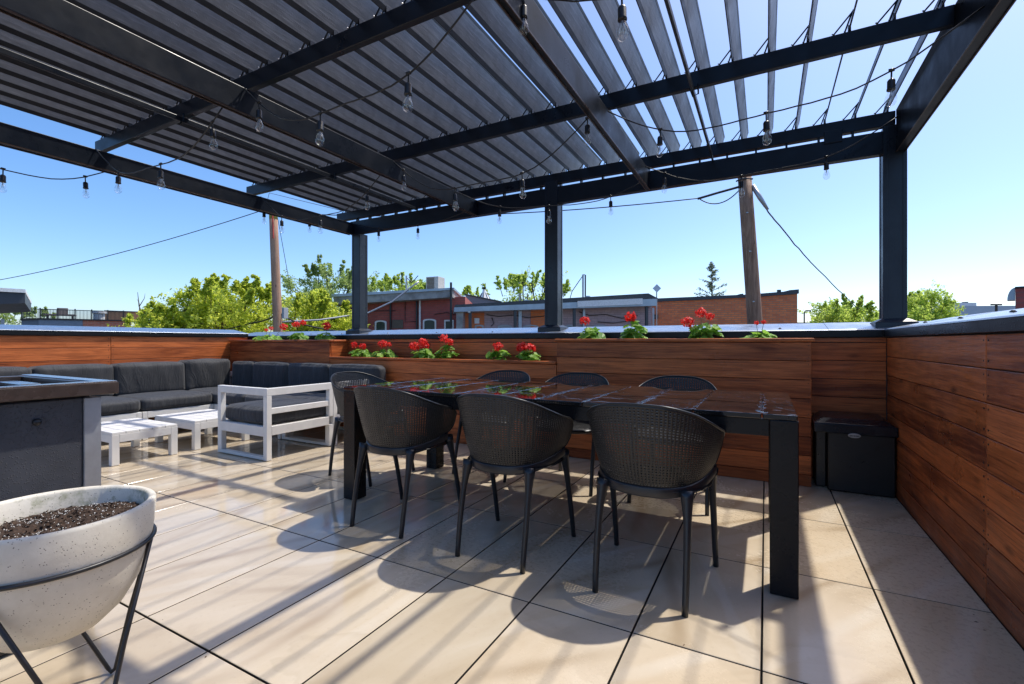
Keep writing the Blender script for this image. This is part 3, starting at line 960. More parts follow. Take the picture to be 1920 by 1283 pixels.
# back run
for xa, xb, lb in [(-5.985, -5.272, 'dark cushioned sofa seat of the back run next to the corner seat'),
                   (-5.268, -4.592, 'dark cushioned sofa seat of the back run behind the white armed seat')]:
    cx = (xa + xb) / 2; hx_ = (xb - xa) / 2
    o = thing('sofa_module', lb, 'sofa', (cx, 3.62, 0), 0, SG)
    mb = MB(); frame_base(mb, -hx_ + .002, hx_ - .002, -.366, .38)
    mb.box(-hx_ + .002, hx_ - .002, .335, .38, .56, .63)
    for x in (-hx_ + .003, hx_ - .048): mb.box(x, x + .045, .334, .379, .306, .559)
    mb.build('frame', M['white'], o, bevel=.004)
    cush('seat_cushion', o, -hx_ + .004, hx_ - .004, -.362, .30, .306, .445, puff=.012, wr=.004)
    cush('back_cushion', o, -hx_ + .006, hx_ + (.05 if xa > -5.5 else -.006), .20, .335, .43, .777, puff=.018, wr=.005, rnd=.032)
def arm_frame(o, hx_, y0, y1, arm_front):
    mb = MB(); t = .05
    # +x side: slatted back
    X = hx_
    mb.box(X - t, X, y0 + .001, y1 - .001, .575, .640)
    mb.box(X - .04, X - .006, y0 + t, y1 - t, .410, .462)
    mb.box(X - t, X, y0 + t + .001, y1 - t - .001, .222, .302)
    for y in (y0, y1 - t): mb.box(X - t, X, y + .001, y + t - .001, .302 if y > y0 else .004, .574)
    # seat rails
    mb.box(-X, X - t - .001, y0 + .001, y0 + t, .215, .300)
    mb.box(-X, X - t - .001, y1 - t, y1 - .001, .222, .300)
    mb.box(-X, -X + t, y0 + t + .001, y1 - t - .001, .222, .300)
    for k in range(5):
        yy = y0 + .12 + (y1 - y0 - .24) * k / 4; mb.box(-X + t, X - t, yy - .02, yy + .02, .27, .287)
    if arm_front:
        mb.box(-X, X - t - .001, y0 + .001, y0 + t, .575, .6395)
        mb.box(-X, -X + t, y0 + .0005, y0 + t - .0005, .301, .574)
    # sled legs
    for y in (y0, y1 - t):
        mb.box(-X, -X + .06, y + .0008, y + t - .0008, .036, .2145)
        if y > y0: mb.box(X - .06, X, y + .0008, y + t - .0008, .036, .2215)
        mb.box(-X, X - (t + .001 if y == y0 else 0), y + .0006, y + t - .0006, .008, .035)
    for y in (y0 + .025, y1 - .025):
        for x in (-X + .1, 0, X - .14): mb.box(x, x + .03, y - .012, y + .012, .001, .0075)
    mb.build('frame', M['white'], o, bevel=.003)
o = thing('sofa_module', 'white open armed sofa seat without back cushion, facing the coffee tables', 'sofa', (-4.215, 2.95, 0), 0, SG)
arm_frame(o, .37, -.36, .36, True)
cush('seat_cushion', o, -.365, .315, -.305, .352, .303, .452, puff=.012, wr=.005)
o = thing('sofa_module', 'sofa end seat between the white armed seat and the low planter', 'sofa', (-4.215, 3.655, 0), 0, SG)
arm_frame(o, .37, -.343, .343, False)
cush('seat_cushion', o, -.365, .315, -.338, .25, .303, .452, puff=.012, wr=.004)
cush('back_cushion', o, -.31, .475, .165, .30, .43, .782, puff=.016, wr=.004, rnd=.04)

# ------------------------------------------------------------------ coffee tables
def coffee(label, x0, x1, y0, y1):
    o = thing('coffee_table', label, 'coffee table', ((x0 + x1) / 2, (y0 + y1) / 2, 0), 0, 'low white slatted coffee tables')
    hx_, hy = (x1 - x0) / 2, (y1 - y0) / 2
    mb = MB(); n = 5; w = (2 * hy) / n
    for i in range(n): mb.box(-hx_ + .002, hx_ - .002, -hy + w * i + .002, -hy + w * (i + 1) - .002, .262, .284)
    mb.build('tabletop', M['white'], o, bevel=.003)
    mb = MB()
    for s in (-1, 1):
        mb.box(-hx_ + .056, hx_ - .056, s * hy, s * (hy - .025), .195, .2615)
        mb.box(s * hx_, s * (hx_ - .025), -hy + .056, hy - .056, .195, .2615)
    mb.build('apron', M['white'], o, bevel=.002)
    for sx in (-1, 1):
        for sy in (-1, 1): MB().box(sx * hx_, sx * (hx_ - .055), sy * hy, sy * (hy - .055), .003, .261).build('leg', M['white'], o, bevel=.003)
coffee('white slatted coffee table beside the dark cabinet', -5.60, -4.84, 1.868, 2.372)
coffee('white slatted coffee table beside the white armed sofa seat', -5.61, -4.86, 2.53, 3.08)

# ------------------------------------------------------------------ storage bin in the corner
o = thing('storage_bin', 'glossy black plastic deck bin tucked into the right corner', 'bin', (.57, 4.13, 0))
ox, oy = .57, 4.13
mb = MB()
mb.box(.385 - ox, .766 - ox, 3.985 - oy, 4.285 - oy, .003, .414)
mb.box(.318 - ox, .3845 - ox, 4.06 - oy, 4.285 - oy, .003, .413)
mb.build('body', M['binplastic'], o, bevel=.008)
mb = MB()
lo = [(.301 - ox, 3.94 - oy, .415), (.771 - ox, 3.94 - oy, .415), (.771 - ox, 4.29 - oy, .415), (.301 - ox, 4.29 - oy, .415)]
hi = [(x, y, .482) for x, y, z in lo]
mb.hexa(lo, hi)
lo2 = [(.309 - ox, 3.948 - oy, .4825), (.763 - ox, 3.948 - oy, .4825), (.763 - ox, 4.286 - oy, .4825), (.309 - ox, 4.286 - oy, .4825)]
hi2 = [(.36 - ox, 4.02 - oy, .512), (.715 - ox, 4.02 - oy, .512), (.715 - ox, 4.26 - oy, .53), (.36 - ox, 4.26 - oy, .53)]
mb.hexa(lo2, hi2)
lid = mb.build('lid', M['binlid'], o, bevel=.006)
mb = MB()
el = [(.532 - ox + .036 * math.cos(2 * PI * i / 28), .409 + .016 * math.sin(2 * PI * i / 28)) for i in range(28)]
mb.extr(el, 'y', 3.931 - oy, 3.9395 - oy)
bd = mb.build('badge', M['badge'], o, bevel=.0015)
mb = MB()
# worn lettering on the badge: strokes only, too worn to read
for i, (dx, h, sl) in enumerate([(-.024, .012, 0), (-.016, .01, .2), (-.008, .012, -.2), (.001, .011, 0), (.009, .012, .3), (.017, .01, 0), (.024, .009, -.3)]):
    mb.box(.532 - ox + dx - .0022, .532 - ox + dx + .0022, 3.9292 - oy, 3.9312 - oy, .408 - h / 2, .408 + h / 2)
mb.build('lettering', M['black'], bd)

# ------------------------------------------------------------------ cabinet / grill at the left
o = thing('grill_cabinet', 'slate grey cabinet with bronze and steel rimmed open top, left foreground', 'cabinet', (-2.55, .2, 0))
mb = MB()
mb.box(-.345, .345, -.60, .565, .06, .845)
mb.build('body', M['darkpanel'], o, bevel=.003)
mb = MB(); mb.box(.3455, .352, .566, .617, .065, .845); mb.box(-.345, .345, .566, .616, .065, .845)
mb.build('corner_post', M['greypost'], o, bevel=.003)
mb = MB()
mb.box(.334, .395, -.65, .655, .856, .900)
mb.box(-.395, .333, .59, .655, .856, .8995)
mb.box(-.395, .333, -.65, -.59, .856, .8995)
mb.box(-.395, -.334, -.589, .589, .856, .8995)
mb.build('rim', M['browntrim'], o, bevel=.003)
mb = MB()
mb.box(.345, .391, -.648, .651, .9005, .9045); mb.box(-.392, .344, .605, .651, .9005, .904)
for y in (.36, .12): mb.box(-.332, .332, y, y + .022, .878, .897)
mb.box(-.332, -.05, .30, .31, .885, .899); mb.box(-.30, -.02, .50, .56, .872, .884)
mb.build('steel_trim', M['steel'], o, bevel=.0015)
mb = MB(); mb.box(-.33, .33, -.588, .588, .8455, .868); mb.build('well', M['black'], o)
mb = MB(); mb.lathe([(0, .012), (.007, .012), (.012, .006), (.012, -.001), (0, -.001)], (0, 0, 0), 14)
k = mb.build('knob', M['black'], o, smooth=True); k.location = (.3455, .44, .775); k.rotation_euler = (0, R(90), 0)
mb = MB(); mb.box(-.33, .325, -.58, .56, .012, .059); mb.box(-.30, .345, .50, .60, .012, .045)
mb.build('plinth', M['black'], o, bevel=.003)

# ------------------------------------------------------------------ pot on a wire stand
PC = (-1.688, .522)
o = thing('plant_pot', 'speckled pale concrete bowl planter filled with dark soil', 'pot', (PC[0], PC[1], 0)); o.scale = (.972, .972, 1.0)
prof = [(0, .262), (.06, .264), (.11, .283), (.155, .325), (.19, .385), (.213, .455), (.225, .53), (.229, .590), (.227, .597), (.222, .600), (.212, .598), (.208, .592), (.206, .52), (.19, .44), (.0, .43)]
mb = MB(); mb.lathe(prof, n=72); mb.build('bowl', M['terrazzo'], o, smooth=True)
mb = MB()
nr, na = 26, 90
vs = [(0, 0, .552)]; fs = []
rs = random.Random(3)
for i in range(1, nr + 1):
    for k in range(na):
        r = .2065 * i / nr; a = 2 * PI * k / na
        z = .545 + .012 * math.sin(r * 22 + math.cos(a * 2)) + rs.uniform(-.006, .006) - (.012 if i == nr else 0)
        z += .012 * math.cos(a - 2.2) * r / .2
        vs.append((r * math.cos(a), r * math.sin(a), z))
for k in range(na): fs.append((0, 1 + k, 1 + (k + 1) % na))
for i in range(nr - 1):
    for k in range(na):
        a = 1 + i * na; fs.append((a + k, a + (k + 1) % na, a + na + (k + 1) % na, a + na + k))
mb.add(vs, fs); so = mb.build('soil', M['soil'], o, smooth=True)
mb = MB()
for _ in range(620):
    r = .2 * math.sqrt(rs.random()); a = rs.uniform(0, 2 * PI); s = rs.uniform(.0007, .0019)
    z = .547 + .012 * math.sin(r * 22 + math.cos(a * 2)) + .012 * math.cos(a - 2.2) * r / .2 + rs.uniform(.001, .005)
    c = Vector((r * math.cos(a), r * math.sin(a), z))
    d = [Vector((s, 0, 0)), Vector((0, s, 0)), Vector((0, 0, s))]
    mb.add([c + d[0], c - d[0], c + d[1], c - d[1], c + d[2], c - d[2]], [(0,2,4),(2,1,4),(1,3,4),(3,0,4),(2,0,5),(1,2,5),(3,1,5),(0,3,5)])
tag(mb.build('perlite', M['perlite'], o), kind='stuff')
mb = MB()
for _ in range(1500):
    r = .203 * math.sqrt(rs.random()); a = rs.uniform(0, 2 * PI); s = rs.uniform(.003, .009)
    z = .545 + .012 * math.sin(r * 22 + math.cos(a * 2)) + .012 * math.cos(a - 2.2) * r / .2 + rs.uniform(-.001, .004)
    c = Vector((r * math.cos(a), r * math.sin(a), z))
    d = [Vector((rs.uniform(-1, 1), rs.uniform(-1, 1), rs.uniform(-.6, .6))).normalized() * s * rs.uniform(.5, 1) for _ in range(3)]
    mb.add([c + d[0], c - d[0], c + d[1], c - d[1], c + d[2], c - d[2]], [(0,2,4),(2,1,4),(1,3,4),(3,0,4),(2,0,5),(1,2,5),(3,1,5),(0,3,5)])
tag(mb.build('soil_crumbs', M['soil'], o), kind='stuff')
o = thing('pot_stand', 'black wire stand with hairpin legs carrying the concrete bowl', 'plant stand', (PC[0], PC[1], 0))
RZ = .492; RR = .2185
mb = MB(); mb.tube([(RR * math.cos(a), RR * math.sin(a), RZ) for a in [2 * PI * i / 64 for i in range(65)]], .0058, 8, cap=False)
mb.build('ring', M['black'], o, smooth=True)
feet = [126, 2, 246]; att = [50, 184, 308]
for i, fdeg in enumerate(feet):
    f = Vector((.222 * math.cos(R(fdeg)), .222 * math.sin(R(fdeg)), .007))
    near = sorted(att, key=lambda d: min(abs(d - fdeg), 360 - abs(d - fdeg)))[:2]
    a, b = (Vector((RR * math.cos(R(d)), RR * math.sin(R(d)), RZ)) for d in near)
    side = (b - a); side.z = 0; side.normalize()
    pts = [a, a.lerp(f, .5), f - side * .012 + Vector((0, 0, .012)), f, f + side * .012 + Vector((0, 0, .012)), b.lerp(f, .5), b]
    mb = MB(); mb.tube(pts, .0058, 8); mb.build('leg', M['black'], o, smooth=True)

# small bright toy at the very corner of the picture
o = thing('ball', 'tiny bright multicoloured ball at the bottom left corner', 'ball', (-1.752, .377, .0))
mm = []
for nme, c in (('pink', (.6, .05, .2)), ('yellow', (.8, .4, .03)), ('green', (.03, .3, .06))): mm.append(plain('toy_' + nme, c, .4))
vs = []; fs = []; mi = []
mb = MB()
for s in range(12):
    vs = []; fs = []
    for j in range(9):
        th = PI * j / 8
        for k in range(3):
            a = 2 * PI * (s + k / 2) / 12
            vs.append((.03 * math.sin(th) * math.cos(a), .03 * math.sin(th) * math.sin(a), .0305 + .03 * math.cos(th)))
    for j in range(8):
        for k in range(2): fs.append((j*3 + k, j*3 + k + 1, j*3 + k + 4, j*3 + k + 3))
    mb.add(vs, fs, s % 3)
mb.build('shell', mm, o, smooth=True)

# ------------------------------------------------------------------ geraniums
GG = 'red geraniums in the board planters'
def geranium(label, base, heads, spread=.07, nleaf=26, hgt=.08, seed=1, hr=.05):
    rs = random.Random(seed); spread *= 1.3; hgt *= 1.15; nleaf = int(nleaf * 1.3)
    base = Vector(base)
    o = thing('geranium', label, 'flower', base, rs.uniform(0, 6) * 0, GG)
    stem = MB(); lf = MB()
    for i in range(nleaf):
        a = rs.uniform(0, 2 * PI); r = spread * math.sqrt(rs.random()); z = hgt * rs.uniform(.15, 1) * (1 - .5 * (r / spread) ** 2)
        c = Vector((r * math.cos(a) * 1.15, r * math.sin(a) * .8, z))
        nrm = Vector((c.x * 4 + rs.uniform(-.3, .3), c.y * 4 + rs.uniform(-.3, .3) - .15, .6 + rs.uniform(-.3, .5))).normalized()
        t1 = nrm.orthogonal().normalized(); t2 = nrm.cross(t1)
        s = rs.uniform(.026, .048); n = 10; rr = rs.random()
        vs = [c - nrm * .004]
        for k in range(n):
            q = 2 * PI * k / n; w = s * (1 + .12 * math.cos(5 * q)) * (.55 if k == 0 else 1)
            vs.append(c + t1 * math.cos(q) * w + t2 * math.sin(q) * w + nrm * (.004 * math.cos(3 * q)))
        lf.add(vs, [(0, 1 + k, 1 + (k + 1) % n) for k in range(n)], 0, rr)
        if i % 2 == 0: stem.tube([(c.x * .2, c.y * .2, -.01), (c.x * .5, c.y * .5, z * .6), tuple(c - nrm * .005)], .0018, 5)
    lf.build('foliage', M['gleaf'], o, smooth=False, flip=None)
    for hp in heads:
        h = Vector(hp[:3]) - base; r = hp[3] * 1.9 if len(hp) > 3 else hr
        stem.tube([(h.x * .15, h.y * .15, -.01), (h.x * .6, h.y * .6, h.z * .5), tuple(h)], .0022, 6)
        fl = MB()
        for k in range(60):
            d = Vector((rs.gauss(0, 1), rs.gauss(0, 1), rs.gauss(.25, 1))).normalized()
            c = d * r * rs.uniform(.55, 1.0); c.z *= .82
            nrm = (d + Vector((rs.uniform(-.5, .5), rs.uniform(-.5, .5), rs.uniform(-.5, .5)))).normalized()
            t1 = nrm.orthogonal().normalized(); t2 = nrm.cross(t1); s = r * rs.uniform(.22, .36); rr = rs.random()
            vs = [h + c]
            for q in range(10):
                an = 2 * PI * q / 10; w = s * (1 if q % 2 else .55)
                vs.append(h + c + t1 * math.cos(an) * w + t2 * math.sin(an) * w + nrm * (.2 * s if q % 2 else 0))
            fl.add(vs, [(0, 1 + q, 1 + (q + 1) % 10) for q in range(10)], 0, rr)
        fl.build('flower_head', M['petal'], o, flip=None)
    stem.build('stem', M['gstem'], o, smooth=True)
def onY(u, v, Y):
    x = (u - 960) / FPX; X, YY, Z = -SN + x * CS, CS + x * SN, (641.5 - v) / FPX
    t = Y / YY; return (X * t, Y, EYE + Z * t)
def ger(label, u, soil, Y, heads, **k):
    b = onY(u, 640, Y); b = (b[0], Y, soil)
    geranium(label, b, [(*onY(a, c, Y - .02 + .015 * i), *([e] if e else [])) for i, (a, c, e) in enumerate(heads)], **k)
sA, sB = 1.062, .857
ger('geranium with one round red head nearest the middle post, on the tall planter', 1109, sA, 4.13, [(1097, 602, 0)], seed=1, nleaf=30, hgt=.13, spread=.075)
ger('geranium with one large red head second from the left on the tall planter', 1190, sA, 4.13, [(1182, 594, .03)], seed=2, nleaf=36, hgt=.16, spread=.07)
ger('tallest geranium with three red heads left of the leaning pole', 1320, sA, 4.12, [(1290, 604, .03), (1313, 587, .026), (1331, 594, .02)], seed=3, nleaf=38, hgt=.14, spread=.085)
ger('small geranium with two wilted buds below the leaning pole', 1424, sA, 4.13, [(1418, 606, .011), (1432, 604, .011)], seed=4, nleaf=20, hgt=.07, spread=.075)
ger('low wide geranium with small red buds beside the left utility pole', 502, sA, 4.13, [(499, 619, .015), (508, 616, .018), (532, 613, .03)], seed=5, nleaf=44, hgt=.07, spread=.15)
ger('geranium with two red heads on the corner planter, midway between pole and post', 560, sA, 4.13, [(555, 609, .028), (568, 605, .024)], seed=6, nleaf=34, hgt=.11, spread=.09)
ger('geranium with one red head closest to the left corner post on the corner planter', 610, sA, 4.13, [(613, 611, .034)], seed=7, nleaf=30, hgt=.1, spread=.09)
ger('leftmost geranium in the low planter with two small red heads', 676, sB, 4.15, [(665, 647, .025), (680, 650, .024)], seed=8, nleaf=34, hgt=.1, spread=.1)
ger('geranium second from left in the low planter', 720, sB, 4.15, [(718, 645, .03), (729, 646, .018)], seed=9, nleaf=34, hgt=.09, spread=.11)
ger('geranium with three crowded red heads in the low planter', 793, sB, 4.14, [(777, 649, .032), (793, 642, .03), (796, 648, .03)], seed=10, nleaf=36, hgt=.11, spread=.1)
ger('upright geranium with tall stem in the middle of the low planter', 838, sB, 4.14, [(832, 635, .028), (843, 642, .026)], seed=11, nleaf=34, hgt=.15, spread=.08)
ger('geranium with a single small head in the right half of the low planter', 936, sB, 4.13, [(933, 650, .03)], seed=12, nleaf=30, hgt=.11, spread=.09)
ger('rightmost geranium in the low planter with two round heads', 991, sB, 4.12, [(978, 652, .032), (993, 653, .034)], seed=13, nleaf=34, hgt=.12, spread=.085)

# ------------------------------------------------------------------ the town beyond the parapet
GZ = -4.0
mb = MB(); mb.add([(-300, -250, GZ), (300, -250, GZ), (300, 350, GZ), (-300, 350, GZ)], [(0, 1, 2, 3)])
tag(mb.build('ground', plain('street_ground', (.09, .09, .085), .9, var=.3, scale=.3), flip=None), kind='structure')

def tree(name, label, c, rx, rz_, ground, leaf, n, mat, seed, group='trees beyond the terrace', clumps=16, shoots=10):
    """c = crown centre; rx/rz_ = half width / half height"""
    rs = random.Random(seed)
    c = Vector(c)
    o = thing(name, label, 'tree', (c.x, c.y, ground), 0, group)
    cz = c.z - ground
    tr = MB()
    th = max(.06, rx * .07)
    forkz = max(.5, cz - rz_ * .8)
    tr.tube([(0, 0, -.05), (rs.uniform(-.1, .1), 0, forkz * .6), (0, 0, forkz), (rs.uniform(-.1, .1), rs.uniform(-.1, .1), cz + rz_ * .5)], [th, th * .8, th * .65, th * .15], 8)
    cl = []
    for i in range(clumps):
        d = Vector((rs.gauss(0, 1), rs.gauss(0, 1), rs.gauss(.1, 1))).normalized()
        k = rs.uniform(.3, .95)
        p = Vector((d.x * rx * k * 1.15, d.y * rx * k, cz + d.z * rz_ * k))
        s = rs.uniform(.17, .33) * rx
        cl.append((p, s))
        b = Vector((0, 0, forkz + (p.z - forkz) * rs.uniform(.1, .4)))
        m = b.lerp(p, .5) + Vector((rs.uniform(-.1, .1) * rx, rs.uniform(-.1, .1) * rx, -.06 * rx))
        tip = p + d * s * .9
        tr.tube([b, m, p, tip], [th * .35, th * .2, th * .1, th * .03], 5)
    for i in range(shoots):
        # long young shoots that break the outline
        a = rs.uniform(0, 2 * PI); k = rs.uniform(.1, .9) * rx; zt_ = cz + rz_ * math.sqrt(max(0, 1 - (k / rx) ** 2)) * .75
        b = Vector((math.cos(a) * k, math.sin(a) * k, zt_)); L = rs.uniform(.22, .5) * rz_
        dv = Vector((math.cos(a) * .5 * k / rx + rs.uniform(-.2, .2), rs.uniform(-.2, .2), 1)).normalized()
        tr.tube([b - dv * L * .5, b, b + dv * L], [th * .12, th * .08, th * .02], 4)
        for q in range(4): cl.append((b + dv * L * (q + .4) / 4, (.085 - .012 * q) * rx))
    tr.build('trunk', M['bark'], o, smooth=True)
    lf = MB(); V = []; F = []; RN = []
    tw = []
    for p, s in cl:
        k = max(4, int(9 * s / (.25 * rx)))
        out = Vector((p.x, p.y, p.z - cz)) / max(rx, rz_)
        for q in range(k):
            dv = (Vector((rs.gauss(0, 1), rs.gauss(0, 1), rs.gauss(.35, .9))) * .8 + out).normalized()
            st = p + Vector((rs.gauss(0, .3), rs.gauss(0, .3), rs.gauss(0, .25))) * s
            tw.append((st, dv, s * rs.uniform(.7, 1.5)))
    for i in range(n):
        p, dv, s = tw[rs.randrange(len(tw))]
        t = rs.random()
        q = p + dv * s * t + Vector((rs.gauss(0, 1), rs.gauss(0, 1), rs.gauss(0, 1) - .5 * t)) * s * .13 * (1.3 - .8 * t)
        nrm = Vector((rs.gauss(0, 1), rs.gauss(0, 1), rs.gauss(.4, 1))).normalized()
        t1 = nrm.orthogonal().normalized(); t1 = Quaternion(nrm, rs.uniform(0, 6.3)) @ t1; t2 = nrm.cross(t1)
        l = leaf * rs.uniform(.6, 1.3); w = l * .42
        b = len(V)
        V += [tuple(q - t1 * l * .5), tuple(q + t2 * w * .5), tuple(q + t1 * l * .5), tuple(q - t2 * w * .5)]
        F.append((b, b + 1, b + 2, b + 3)); RN.append(rs.random())
    lf.v = V; lf.f = F; lf.mi = [0] * len(F); lf.rn = RN
    lf.build('crown', mat, o, flip=None)
    return o
ML = leafmat('lime_leaf', (.15, .26, .02), (.66, .76, .10), .65)
MD = leafmat('mid_leaf', (.17, .26, .07), (.40, .50, .17), .6)
MG = leafmat('fresh_leaf', (.13, .25, .035), (.54, .66, .13), .62)
def tr(label, u0, u1, v0, v1, d, mat, n, leaf, seed, name='leafy_tree', **k):
    u = (u0 + u1) / 2; c = at(u, (v0 + v1) / 2, d)
    tree(name, label, c, (u1 - u0) / 2 * d / FPX, (v1 - v0) / 2 * d / FPX, GZ, leaf, n, mat, seed, **k)
tr('bright lime green tree left of the thin utility pole, the tallest there', 325, 535, 528, 690, 15, ML, 52000, .108, 21, clumps=74, shoots=26)
tr('low lime green tree at the left beside the brick roof terrace', 238, 385, 577, 690, 14, ML, 26000, .1, 22, clumps=46, shoots=14)
tr('lime green tree between the thin utility pole and the corner post', 515, 672, 556, 690, 16, ML, 36000, .108, 23, clumps=56, shoots=16)
tr('tall darker olive green tree rising behind the lime trees', 540, 700, 495, 650, 30, MD, 32000, .16, 24, clumps=50, shoots=14)
tr('light green tree behind the red house roof, right of the corner post', 680, 815, 522, 620, 27, MG, 13000, .15, 25, clumps=18, shoots=22)
tr('spindly fresh green tree behind the long low roof, left of the middle post', 898, 1085, 520, 640, 26, MG, 12000, .15, 26, clumps=16, shoots=26)
tr('small far tree peeping over the grey roof', 855, 905, 540, 600, 34, MG, 1200, .26, 27, clumps=9)
tr('round yellow green tree just left of the right corner post', 1508, 1656, 562, 690, 22, MG, 34000, .128, 28, clumps=62)
tr('round fresh green tree just right of the right corner post', 1660, 1796, 555, 680, 22, MG, 32000, .128, 29, clumps=58)
tr('hazy distant tree under the dark roof overhang at the left', -60, 48, 572, 640, 34, MD, 2500, .28, 30, clumps=16)
tr('far tree behind the terrace railing at the left', 52, 100, 580, 640, 38, MD, 1200, .28, 31, clumps=9)
# conifer
rs = random.Random(5)
p = at(1335, 492, 32); o = thing('conifer_tree', 'thin pale green conifer above the orange brick wall', 'tree', (p.x, p.y, GZ), 0, 'trees beyond the terrace')
H = p.z - GZ
mb = MB(); mb.tube([(0, 0, 0), (0, 0, H)], [.16, .02], 7)
lf = MB()
for i in range(46):
    z = H - .05 - 3.4 * (i / 46) ** 1.1; L = .12 + (H - z) * .42 * rs.uniform(.55, 1.15); a = rs.uniform(0, 6.28)
    d = Vector((math.cos(a), math.sin(a), .35 + rs.uniform(-.1, .2)))
    b = Vector((0, 0, z - .1))
    mb.tube([b, b + d * L], [.022, .006], 4)
    for k in range(int(20 + L * 46)):
        t = rs.uniform(.25, 1.05); q = b + d * L * t + Vector((rs.gauss(0, .06), rs.gauss(0, .06), rs.gauss(0, .045)))
        n_ = Vector((rs.gauss(0, 1), rs.gauss(0, 1), rs.gauss(0, 1))).normalized(); t1 = n_.orthogonal().normalized(); t2 = n_.cross(t1)
        s = rs.uniform(.04, .09); lf.add([q - t1 * s, q + t2 * s * .35, q + t1 * s, q - t2 * s * .35], [(0, 1, 2, 3)], 0, rs.random())
mb.build('trunk', M['bark'], o); lf.build('crown', leafmat('conifer', (.06, .1, .05), (.19, .23, .12), .3), o, flip=None)
# bare twig tree
p = at(258, 548, 15); o = thing('bare_tree', 'leafless twigs standing up beside the low lime tree', 'tree', (p.x, p.y, GZ), 0, 'trees beyond the terrace')
mb = MB(); H = p.z - GZ
mb.tube([(.5, 0, 0), (.45, 0, H - 1.0), (.1, 0, H - .45), (0, 0, H)], [.07, .035, .018, .006], 6)
for z, dx, dz in ((H - .5, -.4, .3), (H - .8, .35, .4), (H - .35, .12, .3), (H - .65, -.25, .12)):
    mb.tube([(.12, 0, z - .1), (.12 + dx * .6, .1, z + dz * .5), (.12 + dx, .1, z + dz)], [.014, .008, .003], 5)
mb.build('trunk', M['bark'], o)

# ---- houses
MBR = brickmat('maroon_brick', (.38, .085, .07), (.44, .11, .09), (.28, .1, .085))
MBO = brickmat('orange_brick', (.82, .23, .075), (.62, .15, .055), (.40, .2, .12))
MBL = brickmat('lilac_brick', (.46, .32, .32), (.38, .27, .285), (.33, .25, .25))
MOR = brickmat('orange_patch', (.66, .18, .05), (.58, .14, .05), (.48, .18, .09))
MCON = plain('stained_concrete', (.3, .295, .28), .85, var=.3, scale=4, dirt=.7)
MROOF = plain('dark_roof_edge', (.05, .055, .06), .6, var=.2)
MZINC = plain('zinc_flashing', (.36, .42, .47), .4, .5, .15, 3)
MWIN = plain('window_glass', (.03, .05, .05), .08, var=.3, scale=2, spec=.2)
MGREYB = plain('grey_render', (.34, .36, .38), .8, var=.08, scale=2)
MSLATE = plain('slate_siding', (.11, .14, .175), .6, var=.12)
MWHITE = plain('white_trim', (.72, .72, .70), .6)
def local(o, u, v, d):
    q = at(u, v, d); m = Matrix.Rotation(-o.rotation_euler.z, 4, 'Z') @ Matrix.Translation(-Vector(o.location)); return m @ q
def facade(name, label, cat, u0, u1, d0, depth, vt0, vt1=None, d1=None):
    """house whose street face runs from bearing u0 (depth d0) to u1 (depth d1)"""
    a = at(u0, 641.5, d0); b = at(u1, 641.5, d1 or d0)
    rz = math.atan2(b.y - a.y, b.x - a.x)
    o = thing(name, label, cat, (a.x, a.y, GZ), rz, 'houses around the terrace')
    L = math.hypot(b.x - a.x, b.y - a.y)
    zt = at(u0, vt0, d0).z - GZ
    return o, L, zt
def xat(o, u):
    """local x where bearing u meets the facade plane (local y = 0)"""
    x = (u - 960) / FPX; D = Vector((-SN + x * CS, CS + x * SN)); P0 = Vector((o.location.x, o.location.y)); rz = o.rotation_euler.z
    T_ = Vector((math.cos(rz), math.sin(rz)))
    det = D.x * (-T_.y) - D.y * (-T_.x)
    t = (P0.x * (-T_.y) - P0.y * (-T_.x)) / det
    q = D * t; s = (q - P0).dot(T_); dep = -q.x * SN + q.y * CS
    return s, dep
def zat(o, u, v):
    s, dep = xat(o, u); return s, EYE + (641.5 - v) / FPX * dep - GZ
def wall_poly(o, name, pts, th, mat, y=0.0):
    """vertical slab on the facade from (u,v) corners; y<0 is towards the terrace"""
    poly = [zat(o, u, v) for u, v in pts]
    mb = MB(); n = len(poly)
    vs = [(x, y, z) for x, z in poly] + [(x, y + th, z) for x, z in poly]
    fs = [tuple(range(n)), tuple(range(2 * n - 1, n - 1, -1))] + [(i, (i + 1) % n, n + (i + 1) % n, n + i) for i in range(n)]
    mb.add(vs, fs); return mb.build(name, mat, o)
def win(o, u0, u1, v0, v1, y=-.03, arch=True, pane=MWIN, frame=MWHITE):
    (xa, za), (xb, zb) = zat(o, u0, v0), zat(o, u1, v1)
    mb = MB(); n = 8
    xm = (xa + xb) / 2; hw = abs(xb - xa) / 2; rise = hw * .28 if arch else 0
    def outline(k):
        top = [(xm + (hw - k) * math.cos(PI - PI * i / n), za - rise - k * .9 + rise * math.sin(PI * i / n)) for i in range(n + 1)] if arch else [(xm - hw + k, za - k), (xm + hw - k, za - k)]
        return [(xm - hw + k, zb)] + top + [(xm + hw - k, zb)]
    po = outline(0); pi = outline(.055)
    m = len(po)
    vs = [(x, y, z) for x, z in po] + [(x, y, z) for x, z in pi] + [(x, 0, z) for x, z in po] + [(x, 0, z) for x, z in pi]
    fs = []
    for i in range(m - 1): fs += [(i, i + 1, m + i + 1, m + i), (i, i + 1, 2*m + i + 1, 2*m + i), (m + i, m + i + 1, 3*m + i + 1, 3*m + i)]
    mb.add(vs, fs)
    mb.box(xm - hw + .05, xm + hw - .05, y + .012, -.002, (za + zb) / 2 - .02, (za + zb) / 2 + .02)
    f = mb.build('window', frame, o)
    mb = MB(); mb.add([(x, y + .018, z) for x, z in pi], [tuple(range(m))]); mb.build('pane', pane, f, flip=None)
